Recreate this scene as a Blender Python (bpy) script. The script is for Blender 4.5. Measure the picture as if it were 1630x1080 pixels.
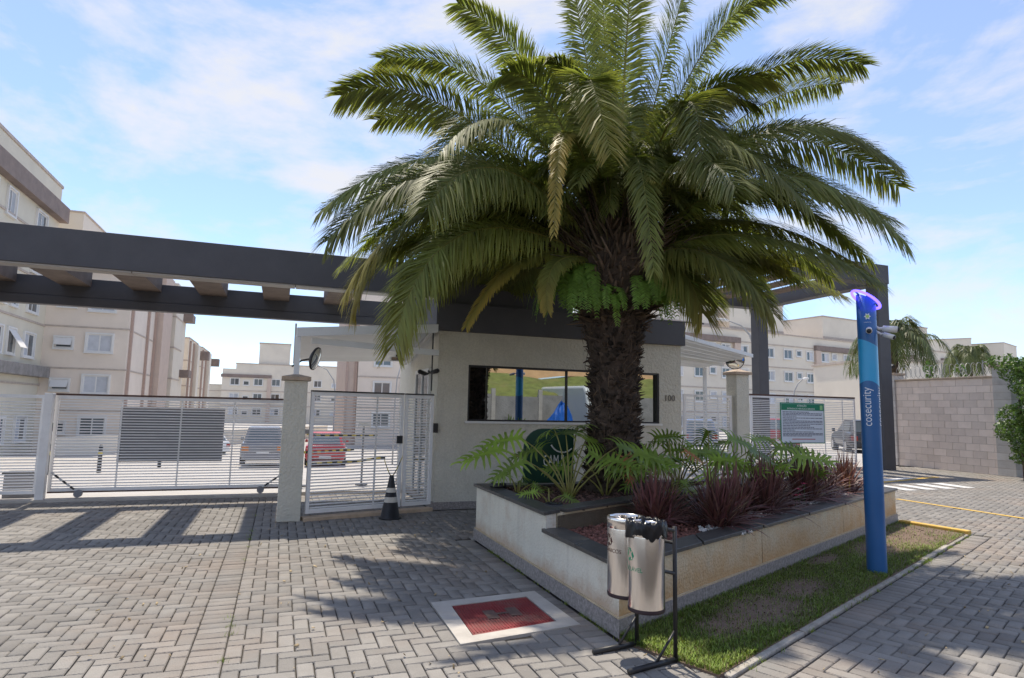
import bpy, bmesh, math, random
import numpy as np
from mathutils import Vector, Matrix
random.seed(11); rng = np.random.default_rng(7)
for o in list(bpy.data.objects): bpy.data.objects.remove(o)
scn = bpy.context.scene
COL = scn.collection
rad = math.radians

# ---------------------------------------------------------------- camera
PITCH = math.atan(0.112); ROLL = 0.021
cam_d = bpy.data.cameras.new('camera'); cam = bpy.data.objects.new('camera', cam_d); COL.objects.link(cam)
cam_d.sensor_width = 36.0; cam_d.lens = 36.0*1000/1630; cam_d.clip_start = 0.05; cam_d.clip_end = 3000
fw = Vector((0, math.cos(PITCH), math.sin(PITCH))); r0 = Vector((1, 0, 0)); u0 = r0.cross(fw)
rt = r0*math.cos(ROLL)+u0*math.sin(ROLL); up = u0*math.cos(ROLL)-r0*math.sin(ROLL)
m3 = Matrix((rt, up, -fw)).transposed()
cam.matrix_world = Matrix.Translation((0, 0, 1.5)) @ m3.to_4x4()
scn.camera = cam

# ---------------------------------------------------------------- light
UD = Vector((math.sin(rad(70)), math.cos(rad(70)), 0)); VD = Vector((-math.cos(rad(70)), math.sin(rad(70)), 0))
SUN_ELEV = math.atan(1/0.446)
sun_h = VD.copy()
to_sun = Vector((sun_h.x*math.cos(SUN_ELEV), sun_h.y*math.cos(SUN_ELEV), math.sin(SUN_ELEV)))
sd = bpy.data.lights.new('sun', 'SUN'); sd.energy = 2.05; sd.angle = rad(0.8); sd.color = (1.0, 0.91, 0.77)
sun = bpy.data.objects.new('sun', sd); COL.objects.link(sun)
sun.rotation_euler = to_sun.to_track_quat('Z', 'Y').to_euler(); sun.location = (0, 0, 40)

w = bpy.data.worlds.new('World'); scn.world = w; w.use_nodes = True
nt = w.node_tree; nt.nodes.clear()
N = nt.nodes.new; L = nt.links.new
out = N('ShaderNodeOutputWorld'); bg = N('ShaderNodeBackground'); L(bg.outputs[0], out.inputs[0])
sky = N('ShaderNodeTexSky'); sky.sky_type = 'NISHITA'; sky.sun_disc = False
sky.sun_elevation = SUN_ELEV; sky.sun_rotation = math.atan2(sun_h.x, sun_h.y)
sky.air_density = 1.0; sky.dust_density = 0.15; sky.ozone_density = 5.0; sky.altitude = 2200
tc = N('ShaderNodeTexCoord'); mp = N('ShaderNodeMapping'); mp.inputs['Scale'].default_value = (1.0, 1.0, 2.6)
mp.inputs['Rotation'].default_value = (0, 0, rad(35)); mp.inputs['Location'].default_value = (0.35, 0.1, 0.2)
L(tc.outputs['Generated'], mp.inputs[0])
n1 = N('ShaderNodeTexNoise'); n1.inputs['Scale'].default_value = 1.7; n1.inputs['Detail'].default_value = 9; n1.inputs['Roughness'].default_value = .58; n1.inputs['Distortion'].default_value = .5
n2 = N('ShaderNodeTexNoise'); n2.inputs['Scale'].default_value = 7; n2.inputs['Detail'].default_value = 8; n2.inputs['Roughness'].default_value = .6
L(mp.outputs[0], n1.inputs['Vector']); L(mp.outputs[0], n2.inputs['Vector'])
ad = N('ShaderNodeMath'); ad.operation = 'MULTIPLY_ADD'; ad.inputs[1].default_value = .3; L(n2.outputs[0], ad.inputs[0]); L(n1.outputs[0], ad.inputs[2])
cr = N('ShaderNodeMapRange'); cr.inputs['From Min'].default_value = .535; cr.inputs['From Max'].default_value = .80; cr.inputs['To Max'].default_value = .9
cr.interpolation_type = 'SMOOTHSTEP'; L(ad.outputs[0], cr.inputs[0])
veil = N('ShaderNodeMath'); veil.operation = 'MAXIMUM'; veil.inputs[1].default_value = .22; L(cr.outputs[0], veil.inputs[0])
mx = N('ShaderNodeMixRGB'); L(veil.outputs[0], mx.inputs[0]); L(sky.outputs[0], mx.inputs[1]); mx.inputs[2].default_value = (3.25, 3.2, 3.2, 1)
L(mx.outputs[0], bg.inputs[0]); bg.inputs[1].default_value = 0.100

scn.view_settings.view_transform = 'Standard'; scn.view_settings.look = 'None'
scn.view_settings.exposure = 1.48; scn.view_settings.gamma = 1.0; scn.view_settings.use_curve_mapping = False
scn.render.resolution_x = 1024; scn.render.resolution_y = 678
scn.render.engine = 'CYCLES'

# ---------------------------------------------------------------- helpers
C0 = Vector((-1.11, 9.51, 0))           # front left corner of the guard house, on the ground
ROT = rad(20)
def W(u, v, z=0): return C0+UD*u+VD*v+Vector((0, 0, z))
def tag(o, label=None, cat=None, group=None, kind=None):
    if label: o['label'] = label
    if cat: o['category'] = cat
    if group: o['group'] = group
    if kind: o['kind'] = kind
    return o
def empty(name, loc=(0, 0, 0), rz=0.0, parent=None):
    o = bpy.data.objects.new(name, None); COL.objects.link(o); o.location = loc; o.rotation_euler = (0, 0, rz)
    o.empty_display_size = .2
    if parent: o.parent = parent
    return o
def thing(name, label, cat, loc=(0, 0, 0), rz=0.0, group=None):
    return tag(empty(name, loc, rz), label, cat, group)
def obj_from(name, me, mat=None, parent=None):
    o = bpy.data.objects.new(name, me); COL.objects.link(o)
    if mat is not None and len(me.materials) == 0: me.materials.append(mat)
    if parent: o.parent = parent
    return o
def copy_tree(o, parent=None):
    c = o.copy(); COL.objects.link(c); c.parent = parent
    for ch in list(o.children): copy_tree(ch, c)
    return c

class MB:
    def __init__(s): s.v = []; s.f = []
    def add(s, vs, fs):
        b = len(s.v); s.v.extend([tuple(p) for p in vs]); s.f.extend([tuple(b+i for i in f) for f in fs]); return s
    def box(s, x0, x1, y0, y1, z0, z1):
        vs = [(x0,y0,z0),(x1,y0,z0),(x1,y1,z0),(x0,y1,z0),(x0,y0,z1),(x1,y0,z1),(x1,y1,z1),(x0,y1,z1)]
        return s.add(vs, [(0,3,2,1),(4,5,6,7),(0,1,5,4),(1,2,6,5),(2,3,7,6),(3,0,4,7)])
    def obox(s, a, b, wd, z0, z1, off=0.0):
        """box along the plan segment a-b, wd wide (centred, or shifted sideways by off)"""
        a = Vector((a[0], a[1], 0)); b = Vector((b[0], b[1], 0)); t = (b-a).normalized(); n = Vector((-t.y, t.x, 0))
        p = [a+n*(off-wd/2), b+n*(off-wd/2), b+n*(off+wd/2), a+n*(off+wd/2)]
        return s.prism([(q.x, q.y) for q in p], z0, z1)
    def cbox(s, x0, x1, y0, y1, z0, z1, c):
        """box with chamfered top edges"""
        vs = [(x0,y0,z0),(x1,y0,z0),(x1,y1,z0),(x0,y1,z0),(x0,y0,z1-c),(x1,y0,z1-c),(x1,y1,z1-c),(x0,y1,z1-c),
              (x0+c,y0+c,z1),(x1-c,y0+c,z1),(x1-c,y1-c,z1),(x0+c,y1-c,z1)]
        return s.add(vs, [(0,1,5,4),(1,2,6,5),(2,3,7,6),(3,0,4,7),(4,5,9,8),(5,6,10,9),(6,7,11,10),(7,4,8,11),(8,9,10,11)])
    def prism(s, poly, z0, z1):
        ar = sum(poly[i][0]*poly[(i+1) % len(poly)][1]-poly[(i+1) % len(poly)][0]*poly[i][1] for i in range(len(poly)))
        if ar < 0: poly = poly[::-1]
        n = len(poly); vs = [(x, y, z0) for x, y in poly]+[(x, y, z1) for x, y in poly]
        fs = [tuple(range(n-1, -1, -1)), tuple(range(n, 2*n))]+[(i, (i+1) % n, n+(i+1) % n, n+i) for i in range(n)]
        return s.add(vs, fs)
    def tube(s, pts, r, n=8, cap=True):
        pts = [Vector(p) for p in pts]; rs = r if isinstance(r, (list, tuple)) else [r]*len(pts)
        b = len(s.v); prev = None
        for i, p in enumerate(pts):
            t = (pts[min(i+1, len(pts)-1)]-pts[max(i-1, 0)]).normalized()
            if prev is None:
                a = t.orthogonal().normalized()
            else:
                a = (prev-t*prev.dot(t)); a = a.normalized() if a.length > 1e-6 else t.orthogonal().normalized()
            prev = a; c = t.cross(a)
            for k in range(n):
                q = p+(a*math.cos(2*math.pi*k/n)+c*math.sin(2*math.pi*k/n))*rs[i]; s.v.append(tuple(q))
        for i in range(len(pts)-1):
            for k in range(n):
                s.f.append((b+i*n+k, b+i*n+(k+1) % n, b+(i+1)*n+(k+1) % n, b+(i+1)*n+k))
        if cap:
            s.f.append(tuple(b+k for k in range(n-1, -1, -1))); e = b+(len(pts)-1)*n; s.f.append(tuple(e+k for k in range(n)))
        return s
    def lathe(s, prof, n=24, cx=0, cy=0):
        b = len(s.v)
        for r, z in prof:
            for k in range(n): s.v.append((cx+r*math.cos(2*math.pi*k/n), cy+r*math.sin(2*math.pi*k/n), z))
        for i in range(len(prof)-1):
            for k in range(n): s.f.append((b+i*n+k, b+i*n+(k+1) % n, b+(i+1)*n+(k+1) % n, b+(i+1)*n+k))
        return s
    def xform(s, M):
        s.v = [tuple(M @ Vector(p)) for p in s.v]; return s
    def mesh(s, name):
        me = bpy.data.meshes.new(name); me.from_pydata(s.v, [], s.f); me.update(); return me
    def build(s, name, mat, parent=None, smooth=False, bevel=0):
        me = s.mesh(name)
        if smooth:
            me.polygons.foreach_set('use_smooth', [True]*len(me.polygons))
        o = obj_from(name, me, mat, parent)
        if bevel:
            b = o.modifiers.new('bevel', 'BEVEL'); b.width = bevel; b.segments = 2; b.limit_method = 'ANGLE'; b.angle_limit = rad(40)
        return o

def np_mesh(name, V, Q, mat=None, parent=None, smooth=False, attr=None):
    """quads / tris from numpy arrays"""
    me = bpy.data.meshes.new(name); k = Q.shape[1]
    me.vertices.add(len(V)); me.vertices.foreach_set('co', V.astype(np.float32).ravel())
    me.loops.add(Q.size); me.loops.foreach_set('vertex_index', Q.astype(np.int32).ravel())
    me.polygons.add(len(Q)); me.polygons.foreach_set('loop_start', np.arange(0, Q.size, k, dtype=np.int32))
    try: me.polygons.foreach_set('loop_total', np.full(len(Q), k, dtype=np.int32))
    except Exception: pass
    me.update(calc_edges=True)
    if attr is not None:
        for nm, arr in attr.items():
            a = me.attributes.new(nm, 'FLOAT', 'POINT'); a.data.foreach_set('value', arr.astype(np.float32))
    if smooth: me.polygons.foreach_set('use_smooth', np.ones(len(Q), dtype=bool))
    return obj_from(name, me, mat, parent)

# ---------------------------------------------------------------- materials
def mat(name, col, rough=.75, var=.18, scale=6.0, bump=0.0, bscale=60.0, metal=0.0, spec=.4, rnd=0.0, island=0.0,
        stain=None, stain_scale=1.2, stain_amt=.5, fine=0.0, coat=0.0, world=False, splash=None, splash_h=.3, streak=None, patch=None):
    m = bpy.data.materials.new(name); m.use_nodes = True; t = m.node_tree; n = t.nodes; l = t.links
    b = n['Principled BSDF']; b.inputs['Roughness'].default_value = rough; b.inputs['Metallic'].default_value = metal
    b.inputs['Specular IOR Level'].default_value = spec; b.inputs['Coat Weight'].default_value = coat
    c = n.new('ShaderNodeTexCoord'); oi = n.new('ShaderNodeObjectInfo')
    va = n.new('ShaderNodeVectorMath'); va.operation = 'MULTIPLY_ADD'; va.inputs[1].default_value = (37, 53, 71)
    l.new(oi.outputs['Random'], va.inputs[0]); l.new(c.outputs['Object'], va.inputs[2])
    vec = va.outputs[0]
    if world:
        gw = n.new('ShaderNodeNewGeometry'); vec = gw.outputs['Position']
    nz = n.new('ShaderNodeTexNoise'); nz.inputs['Scale'].default_value = scale; nz.inputs['Detail'].default_value = 7; nz.inputs['Roughness'].default_value = .6
    l.new(vec, nz.inputs['Vector'])
    mr = n.new('ShaderNodeMapRange'); mr.inputs['From Min'].default_value = .25; mr.inputs['From Max'].default_value = .75
    mr.inputs['To Min'].default_value = 1-var; mr.inputs['To Max'].default_value = 1+var; l.new(nz.outputs[0], mr.inputs[0])
    val = mr.outputs[0]
    def mulr(src, amt):
        nonlocal val
        a = n.new('ShaderNodeMapRange'); a.inputs['To Min'].default_value = 1-amt; a.inputs['To Max'].default_value = 1+amt; l.new(src, a.inputs[0])
        x = n.new('ShaderNodeMath'); x.operation = 'MULTIPLY'; l.new(val, x.inputs[0]); l.new(a.outputs[0], x.inputs[1]); val = x.outputs[0]
    if rnd: mulr(oi.outputs['Random'], rnd)
    if island:
        g = n.new('ShaderNodeNewGeometry'); mulr(g.outputs['Random Per Island'], island)
    if fine:
        f2 = n.new('ShaderNodeTexNoise'); f2.inputs['Scale'].default_value = bscale*2; f2.inputs['Detail'].default_value = 3; l.new(vec, f2.inputs['Vector'])
        mulr(f2.outputs[0], fine)
    base = n.new('ShaderNodeVectorMath'); base.operation = 'SCALE'; base.inputs[0].default_value = col[:3]; l.new(val, base.inputs['Scale'])
    colour = base.outputs[0]
    if stain:
        s1 = n.new('ShaderNodeTexNoise'); s1.inputs['Scale'].default_value = stain_scale; s1.inputs['Detail'].default_value = 8; s1.inputs['Roughness'].default_value = .65
        l.new(vec, s1.inputs['Vector'])
        sr = n.new('ShaderNodeMapRange'); sr.inputs['From Min'].default_value = .5; sr.inputs['From Max'].default_value = .72; sr.inputs['To Max'].default_value = stain_amt
        l.new(s1.outputs[0], sr.inputs[0])
        mm = n.new('ShaderNodeMixRGB'); l.new(sr.outputs[0], mm.inputs[0]); l.new(colour, mm.inputs[1]); mm.inputs[2].default_value = (*stain, 1); colour = mm.outputs[0]
    def overlay(fac, c2):
        nonlocal colour
        mm = n.new('ShaderNodeMixRGB'); l.new(fac, mm.inputs[0]); l.new(colour, mm.inputs[1]); mm.inputs[2].default_value = (*c2, 1); colour = mm.outputs[0]
    if patch:                                   # broad worn / dirty areas
        s2 = n.new('ShaderNodeTexNoise'); s2.inputs['Scale'].default_value = .42; s2.inputs['Detail'].default_value = 9; s2.inputs['Roughness'].default_value = .68; l.new(vec, s2.inputs['Vector'])
        q2 = n.new('ShaderNodeMapRange'); q2.inputs['From Min'].default_value = .44; q2.inputs['From Max'].default_value = .66; q2.inputs['To Max'].default_value = .55; l.new(s2.outputs[0], q2.inputs[0]); overlay(q2.outputs[0], patch)
    if streak:                                  # rain streaks running down
        mpv = n.new('ShaderNodeMapping'); mpv.inputs['Scale'].default_value = (7, 7, .7); l.new(vec, mpv.inputs[0])
        s2 = n.new('ShaderNodeTexNoise'); s2.inputs['Scale'].default_value = 1.6; s2.inputs['Detail'].default_value = 6; l.new(mpv.outputs[0], s2.inputs['Vector'])
        q2 = n.new('ShaderNodeMapRange'); q2.inputs['From Min'].default_value = .54; q2.inputs['From Max'].default_value = .74; q2.inputs['To Max'].default_value = .5; l.new(s2.outputs[0], q2.inputs[0]); overlay(q2.outputs[0], streak)
    if splash:                                  # soil splashed up from the ground
        sx_ = n.new('ShaderNodeSeparateXYZ'); l.new(c.outputs['Object'], sx_.inputs[0])
        q2 = n.new('ShaderNodeMapRange'); q2.inputs['From Min'].default_value = splash_h; q2.inputs['From Max'].default_value = .05; l.new(sx_.outputs['Z'], q2.inputs[0])
        s2 = n.new('ShaderNodeTexNoise'); s2.inputs['Scale'].default_value = 3.0; s2.inputs['Detail'].default_value = 12; s2.inputs['Roughness'].default_value = .78; l.new(vec, s2.inputs['Vector'])
        q3 = n.new('ShaderNodeMath'); q3.operation = 'MULTIPLY_ADD'; l.new(s2.outputs[0], q3.inputs[0]); q3.inputs[1].default_value = 2.2; q3.inputs[2].default_value = -1.02
        q4 = n.new('ShaderNodeMath'); q4.operation = 'ADD'; l.new(q2.outputs[0], q4.inputs[0]); l.new(q3.outputs[0], q4.inputs[1])
        q5 = n.new('ShaderNodeMapRange'); q5.inputs['From Min'].default_value = .1; q5.inputs['From Max'].default_value = .9; q5.inputs['To Max'].default_value = .85; l.new(q4.outputs[0], q5.inputs[0]); overlay(q5.outputs[0], splash)
    l.new(colour, b.inputs['Base Color'])
    if bump:
        bn = n.new('ShaderNodeTexNoise'); bn.inputs['Scale'].default_value = bscale; bn.inputs['Detail'].default_value = 4; l.new(vec, bn.inputs['Vector'])
        bp = n.new('ShaderNodeBump'); bp.inputs['Strength'].default_value = bump; bp.inputs['Distance'].default_value = .02
        l.new(bn.outputs[0], bp.inputs['Height']); l.new(bp.outputs[0], b.inputs['Normal'])
    return m
def bsdf(m): return m.node_tree.nodes['Principled BSDF']
def emis(name, col, st):
    m = mat(name, col, .4, .02); b = bsdf(m); b.inputs['Emission Color'].default_value = (*col, 1); b.inputs['Emission Strength'].default_value = st; return m

M = {}
M['paver'] = mat('paver', (.25, .235, .217), .88, .10, 9, .5, 90, rnd=.17, island=.2, fine=.22, stain=(.29, .195, .135), stain_scale=.6, stain_amt=.45, world=True, patch=(.175, .162, .148))
M['sand'] = mat('sand', (.042, .036, .030), .95, .25, 4, .3, 80)
M['asphalt'] = mat('asphalt', (.40, .38, .36), .9, .12, 1.5, .2, 60, stain=(.24, .22, .2), stain_scale=.3)
M['plaster'] = mat('plaster', (.60, .57, .485), .92, .08, 2.5, 1.0, 24, fine=.2, streak=(.50, .475, .41))
M['dark'] = mat('dark', (.084, .083, .092), .62, .12, 3, .12, 70, fine=.06)
M['slatwood'] = mat('slatwood', (.14, .105, .085), .8, .35, 4, .15, 40)
M['granite'] = mat('granite', (.27, .245, .235), .55, .55, 42, .05, 90, fine=.5)
M['granite_dark'] = mat('granite_dark', (.075, .071, .066), .38, .4, 24, .05, 80, fine=.3, stain=(.11, .10, .085), stain_scale=4, stain_amt=.5)
M['white_metal'] = mat('white_metal', (.80, .79, .78), .45, .06, 3, stain=(.42, .40, .38), stain_scale=2.5, stain_amt=.3)
M['grey_panel'] = mat('grey_panel', (.22, .22, .24), .6, .06, 4)
M['black_metal'] = mat('black_metal', (.018, .018, .02), .45, .2, 20, spec=.5)
M['steel'] = mat('steel', (.82, .78, .75), .2, .05, 4, .04, 6, metal=1.0)
M['cap'] = mat('cap', (.42, .33, .25), .9, .25, 8, .3, 40)
M['column_plaster'] = mat('column_plaster', (.58, .56, .48), .9, .08, 3, .8, 30, fine=.08, stain=(.25, .245, .22), stain_scale=2, stain_amt=.3)
M['concrete'] = mat('concrete', (.46, .43, .39), .9, .14, 5, .2, 70, stain=(.33, .28, .24), stain_scale=2.2, stain_amt=.5)
M['glass_dark'] = mat('glass_dark', (.42, .45, .46), .015, 0.0, 2, metal=1.0)
M['glass_house'] = mat('glass_house', (.07, .085, .10), .06, .25, .6, spec=.9, rnd=.5)
M['curtain'] = mat('curtain', (.50, .52, .56), .8, .12, 3, rnd=.25)
M['wframe'] = mat('wframe', (.72, .71, .69), .6, .04, 4)
M['alu'] = mat('alu', (.55, .55, .55), .4, .05, 4, metal=.6)
# ================================================================ ground
def lerp(a, b, t): return a+(b-a)*t
def sstep(a, b, x): t = min(max((x-a)/(b-a), 0), 1); return t*t*(3-2*t)
def terrain(u, v):
    if v < 2.9: return 0.0
    a = lerp(0, -1.05, min((v-2.9)/14.6, 1)) + lerp(0, -.7, min(max((v-17.5)/20, 0), 1))
    b = lerp(0, -.4, min(max((v-8)/50, 0), 1))
    return lerp(a, b, sstep(7, 14, u))
us = [-1500, -600, -200, -90, -50, -30, -20, -15, -10, -6, -3, 0, 3, 6, 7, 8, 9, 10, 11, 12, 13, 14, 18, 25, 40, 60, 90, 200, 600, 1500]
vs_ = [-900, -300, -100, -40, -20, -10, -4, 0, 2, 2.9, 4, 6, 8, 12, 17.5, 22, 28, 33, 37.5, 45, 58, 80, 130, 300, 700, 1600]
V = []; F = []
for j, vv in enumerate(vs_):
    for i, uu in enumerate(us):
        p = W(uu, vv, terrain(uu, vv)-.03); V.append(tuple(p))
nu = len(us)
for j in range(len(vs_)-1):
    for i in range(nu-1): F.append((j*nu+i, j*nu+i+1, (j+1)*nu+i+1, (j+1)*nu+i))
g_ = MB(); g_.v = V; g_.f = F
tag(g_.build('ground', M['asphalt']), 'pale grey asphalt ground of the parking yard behind the gates', kind='structure')

# planter corners (plan)
PN = Vector((.75, 4.36, 0)); PB = Vector((-.40, 7.50, 0)); PR = Vector((5.61, 9.26, 0)); PF = Vector((5.47, 9.64, 0))
PS = Vector((.32, 5.56, 0)); PT = Vector((3.78, 9.02, 0))
KA = Vector((1.30, 3.78, 0)); KB = Vector((6.02, 8.40, 0))          # kerb of the grass strip
kd = (KB-KA).normalized(); kn = Vector((kd.y, -kd.x, 0))            # kn points to the right (pavement side)
GA = PN+Vector((.05, -.10, 0))
MH = [Vector((-.42, 4.98, 0)), Vector((.16, 5.26, 0)), Vector((.36, 4.68, 0)), Vector((-.22, 4.36, 0))]
def inpoly(x, y, poly):
    r = False; n = len(poly)
    for i in range(n):
        a, b = poly[i], poly[(i+1) % n]
        if (a.y > y) != (b.y > y) and x < (b.x-a.x)*(y-a.y)/(b.y-a.y)+a.x: r = not r
    return r
def grow(poly, d):
    c = sum(poly, Vector())/len(poly); return [c+(p-c)*(1+d/(p-c).length) for p in poly]
planter_poly = [PN, PB, PF, PR]
grass_poly = [GA, PN, PR, KB+Vector((-.05, .02, 0)), KA]
mh_poly = grow(MH, .20)
def uv_of(x, y):
    d = Vector((x, y, 0))-C0; return d.dot(UD), d.dot(VD)
nb = (PB-PN).normalized(); nbn = Vector((nb.y, -nb.x, 0))
if nbn.x > 0: nbn = -nbn                                             # points left, away from the planter
def zone(x, y):
    """0 none, 1 left herringbone, 2 right herringbone"""
    if y < 2.5 or y > 19.5 or x > 14 or abs(x) > 1.02*y+1.2: return 0
    u, v = uv_of(x, y)
    if u < 0.02 and v > 1.97: return 0
    if 0 <= u < 4.4 and v > -.03: return 0
    if u >= 4.4 and v > 5.0: return 0
    if inpoly(x, y, grass_poly) or inpoly(x, y, planter_poly) or inpoly(x, y, mh_poly): return 0
    q = Vector((x, y, 0))
    s = (q-PN).dot(nbn); t = (q-PN).dot(nb)
    if 0 <= s < .235 and -.1 < t < (PB-PN).length+.02: return 0      # soldier course along planter
    if -2.639 <= u <= -2.439 and v < 1.4: return 0                      # soldier strip
    a = (q-KA).dot(kn); b = (q-KA).dot(kd)
    if 0 <= a < .215 and -2.2 < b < (KB-KA).length+.05: return 0      # soldier course along kerb
    if a > 0 or (b > (KB-KA).length and u > 4.5): return 2
    if -.115 < a <= 0 and 0 <= b <= (KB-KA).length: return 0          # kerb stones
    return 1
pav = []   # (cx, cy, angle, lx, ly)
def herring(origin, ang, zid, ext):
    ca, sa = math.cos(ang), math.sin(ang)
    for i in range(-ext, ext):
        for j in range(-ext, ext):
            s = (i+j) % 4
            if s == 0: cells = ((i, j), (i+1, j)); hz = True
            elif s == 2: cells = ((i, j), (i, j+1)); hz = False
            else: continue
            cx, cy = (i+.5)*.1, (j+.5)*.1
            X = origin.x+ca*cx-sa*cy; Y = origin.y+sa*cx+ca*cy
            if Y < 2.2 or Y > 19.8 or abs(X) > 1.05*Y+1.4 or X > 14.4: continue
            ok = []
            for (a, b) in cells:
                x, y = (a+.5)*.1, (b+.5)*.1
                ok.append(zone(origin.x+ca*x-sa*y, origin.y+sa*x+ca*y) == zid)
            if all(ok):
                x, y = ((i+1)*.1, (j+.5)*.1) if hz else ((i+.5)*.1, (j+1)*.1)
                pav.append((origin.x+ca*x-sa*y, origin.y+sa*x+ca*y, ang+(0 if hz else math.pi/2), .2, .1))
            elif any(ok):
                a, b = cells[0] if ok[0] else cells[1]
                x, y = (a+.5)*.1, (b+.5)*.1
                pav.append((origin.x+ca*x-sa*y, origin.y+sa*x+ca*y, ang, .1, .1))
herring(Vector((-1, 5, 0)), ROT, 1, 130)
herring(KA+kn*.215+kd*6, math.atan2(kd.y, kd.x), 2, 150)
def soldier(a, b, nrm, w0=.015, L_=.2, pitch=.1):
    t = (b-a).normalized(); n = int((b-a).length/pitch)
    for i in range(n):
        c = a+t*(pitch*(i+.5))+nrm*(w0+L_/2); pav.append((c.x, c.y, math.atan2(nrm.y, nrm.x), L_, pitch))
soldier(PN-nb*.1, PB, nbn, .02)
soldier(KA-kd*2.0, KB, kn, .01)
soldier(W(-2.539, -7.0), W(-2.539, 1.4), -UD, -.1)
sheet = MB().prism([tuple((W(a, b))[:2]) for a, b in ((-20, -20), (30, -20), (30, 5.2), (4.45, 5.2), (4.45, -.02), (0.0, -.02), (0.0, 2.5), (-20, 2.5))], -.06, -.016)
pavement = tag(sheet.build('pavement', M['sand']), 'grey interlocking concrete paver forecourt with sandy joints', kind='structure')
def paver_mesh(lx, ly, nm):
    m = MB().cbox(-lx/2+.0038, lx/2-.0038, -ly/2+.0038, ly/2-.0038, -.03, 0, .006); return m.mesh(nm)
pm = {(.2, .1): paver_mesh(.2, .1, 'paver'), (.1, .1): paver_mesh(.1, .1, 'half_paver')}
for me in pm.values(): me.materials.append(M['paver'])
infr = lambda p: abs(p[0]) < .80*p[1] and p[1] > 3.35
pav.sort(key=lambda p: (not infr(p), p[0]**2+p[1]**2))
for p in pav[:300]:
    o = bpy.data.objects.new('paver', pm[(p[3], p[4])]); COL.objects.link(o); o.parent = pavement
    o.location = (p[0], p[1], random.uniform(-.0025, .0025)); o.rotation_euler = (random.uniform(-.012, .012), random.uniform(-.012, .012), p[2]+random.uniform(-.012, .012))
rest = pav[300:]
base = {k: np.array([v.co[:] for v in m.vertices]) for k, m in pm.items()}
fq = np.array([f.vertices[:] for f in pm[(.2, .1)].polygons])
Vs = []; Fs = []; n0 = 0
for p in rest:
    b = base[(p[3], p[4])]; a = p[2]+random.uniform(-.012, .012); ca, sa = math.cos(a), math.sin(a)
    q = np.empty_like(b); q[:, 0] = p[0]+ca*b[:, 0]-sa*b[:, 1]; q[:, 1] = p[1]+sa*b[:, 0]+ca*b[:, 1]
    q[:, 2] = b[:, 2]+random.uniform(-.003, .003)+random.uniform(-.012, .012)*b[:, 0]+random.uniform(-.012, .012)*b[:, 1]
    Vs.append(q); Fs.append(fq+n0); n0 += len(b)
tag(np_mesh('paver_field', np.vstack(Vs), np.vstack(Fs), M['paver'], pavement), kind='stuff')

# kerb stones of the grass strip
M['kerb'] = mat('kerb', (.36, .33, .29), .95, .25, 9, .6, 60, rnd=.15, stain=(.2, .17, .12), stain_scale=5, stain_amt=.5)
kerb = thing('kerb', 'low weathered concrete kerb along the grass strip', 'kerb', KA)
kl = (KB-KA).length; nk = 6
for i in range(nk):
    a = kd*(kl*i/nk+.004); b = kd*(kl*(i+1)/nk-.004)
    MB().obox(a, b, .060, -.05, .010+random.uniform(-.006, .006), .040).build('kerb_stone', M['kerb'], kerb, bevel=.012)
M['yellow'] = mat('yellow_paint', (.62, .40, .09), .8, .2, 12, .2, 60, stain=(.42, .33, .22), stain_scale=6, stain_amt=.6)
M['white_paint'] = mat('white_paint', (.62, .61, .60), .8, .15, 10, stain=(.36, .35, .34), stain_scale=9, stain_amt=.8)
tag(MB().obox((5.60, 9.20), (6.03, 8.42), .10, -.03, .05).build('yellow_kerb', M['yellow'], bevel=.012), 'short yellow painted kerb at the end of the grass strip', 'kerb')
def paint(a, b, wd, m, lab):
    tag(MB().obox(a, b, wd, .004, .0075).build('road_marking', m), lab, kind='structure')
paint((7.17, 11.84), (8.1, 9.3), .10, M['yellow'], 'yellow line painted across the driveway pavers')
paint((8.4, 14.63), (10.95, 16.38), .14, M['yellow'], 'orange yellow line painted near the right sliding gate')
for k in range(5):
    a = W(9.55+k*.62, .25+.03*k); b = a+UD*.12+VD*.85
    paint(a, b, .30, M['white_paint'], 'white crossing stripe painted on the driveway')
for k in range(2):
    a = W(11.2, 1.9+k*.75); b = W(12.6, 2.2+k*.75); paint(a, b, .28, M['white_paint'], 'white bar painted before the right gate')

# manhole
mc = sum(MH, Vector())/4
man = thing('manhole', 'red painted iron manhole cover in a worn concrete frame', 'manhole', mc)
def loc4(d): return [((p-mc)*(1+d/(p-mc).length)).to_tuple()[:2] for p in MH]
o4, i4 = loc4(.175), loc4(.0)
fr = MB()
for k in range(4):
    fr.prism([o4[k], o4[(k+1) % 4], i4[(k+1) % 4], i4[k]], -.03, .006)
fr.build('concrete_frame', M['concrete'], man)
M['red_iron'] = mat('red_iron', (.22, .028, .032), .6, .25, 9, .1, 50, stain=(.17, .12, .10), stain_scale=3.2, stain_amt=.85)
cv = MB().prism(loc4(-.012), -.03, .003)
e1 = (MH[1]-MH[0]).normalized(); e2 = (MH[3]-MH[0]).normalized()
co = cv.build('cover', M['red_iron'], man)
rb = MB(); Lx = (MH[1]-MH[0]).length; Ly = (MH[3]-MH[0]).length
for k in range(27):
    s = (k+1.0)/28
    a = lerp(MH[0], MH[1], s)-mc; b = lerp(MH[3], MH[2], s)-mc
    a, b = a+(b-a)*.05, b+(a-b)*.05; rb.obox(a, b, .010, .002, .008)
rb.build('rib', M['red_iron'], co)
pl = MB()
cc = Vector((0, 0, 0))
for s in (-1, 1):
    pl.obox(cc+e1*(.09*s)-e2*.09, cc+e1*(.09*s)+e2*.09, .085, .003, .0125)
pl.obox(cc-e1*.06, cc+e1*.06, .03, .003, .0115)
M['iron_worn'] = mat('iron_worn', (.12, .075, .065), .6, .3, 20)
pl.build('lift_plate', M['iron_worn'], co)

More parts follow.
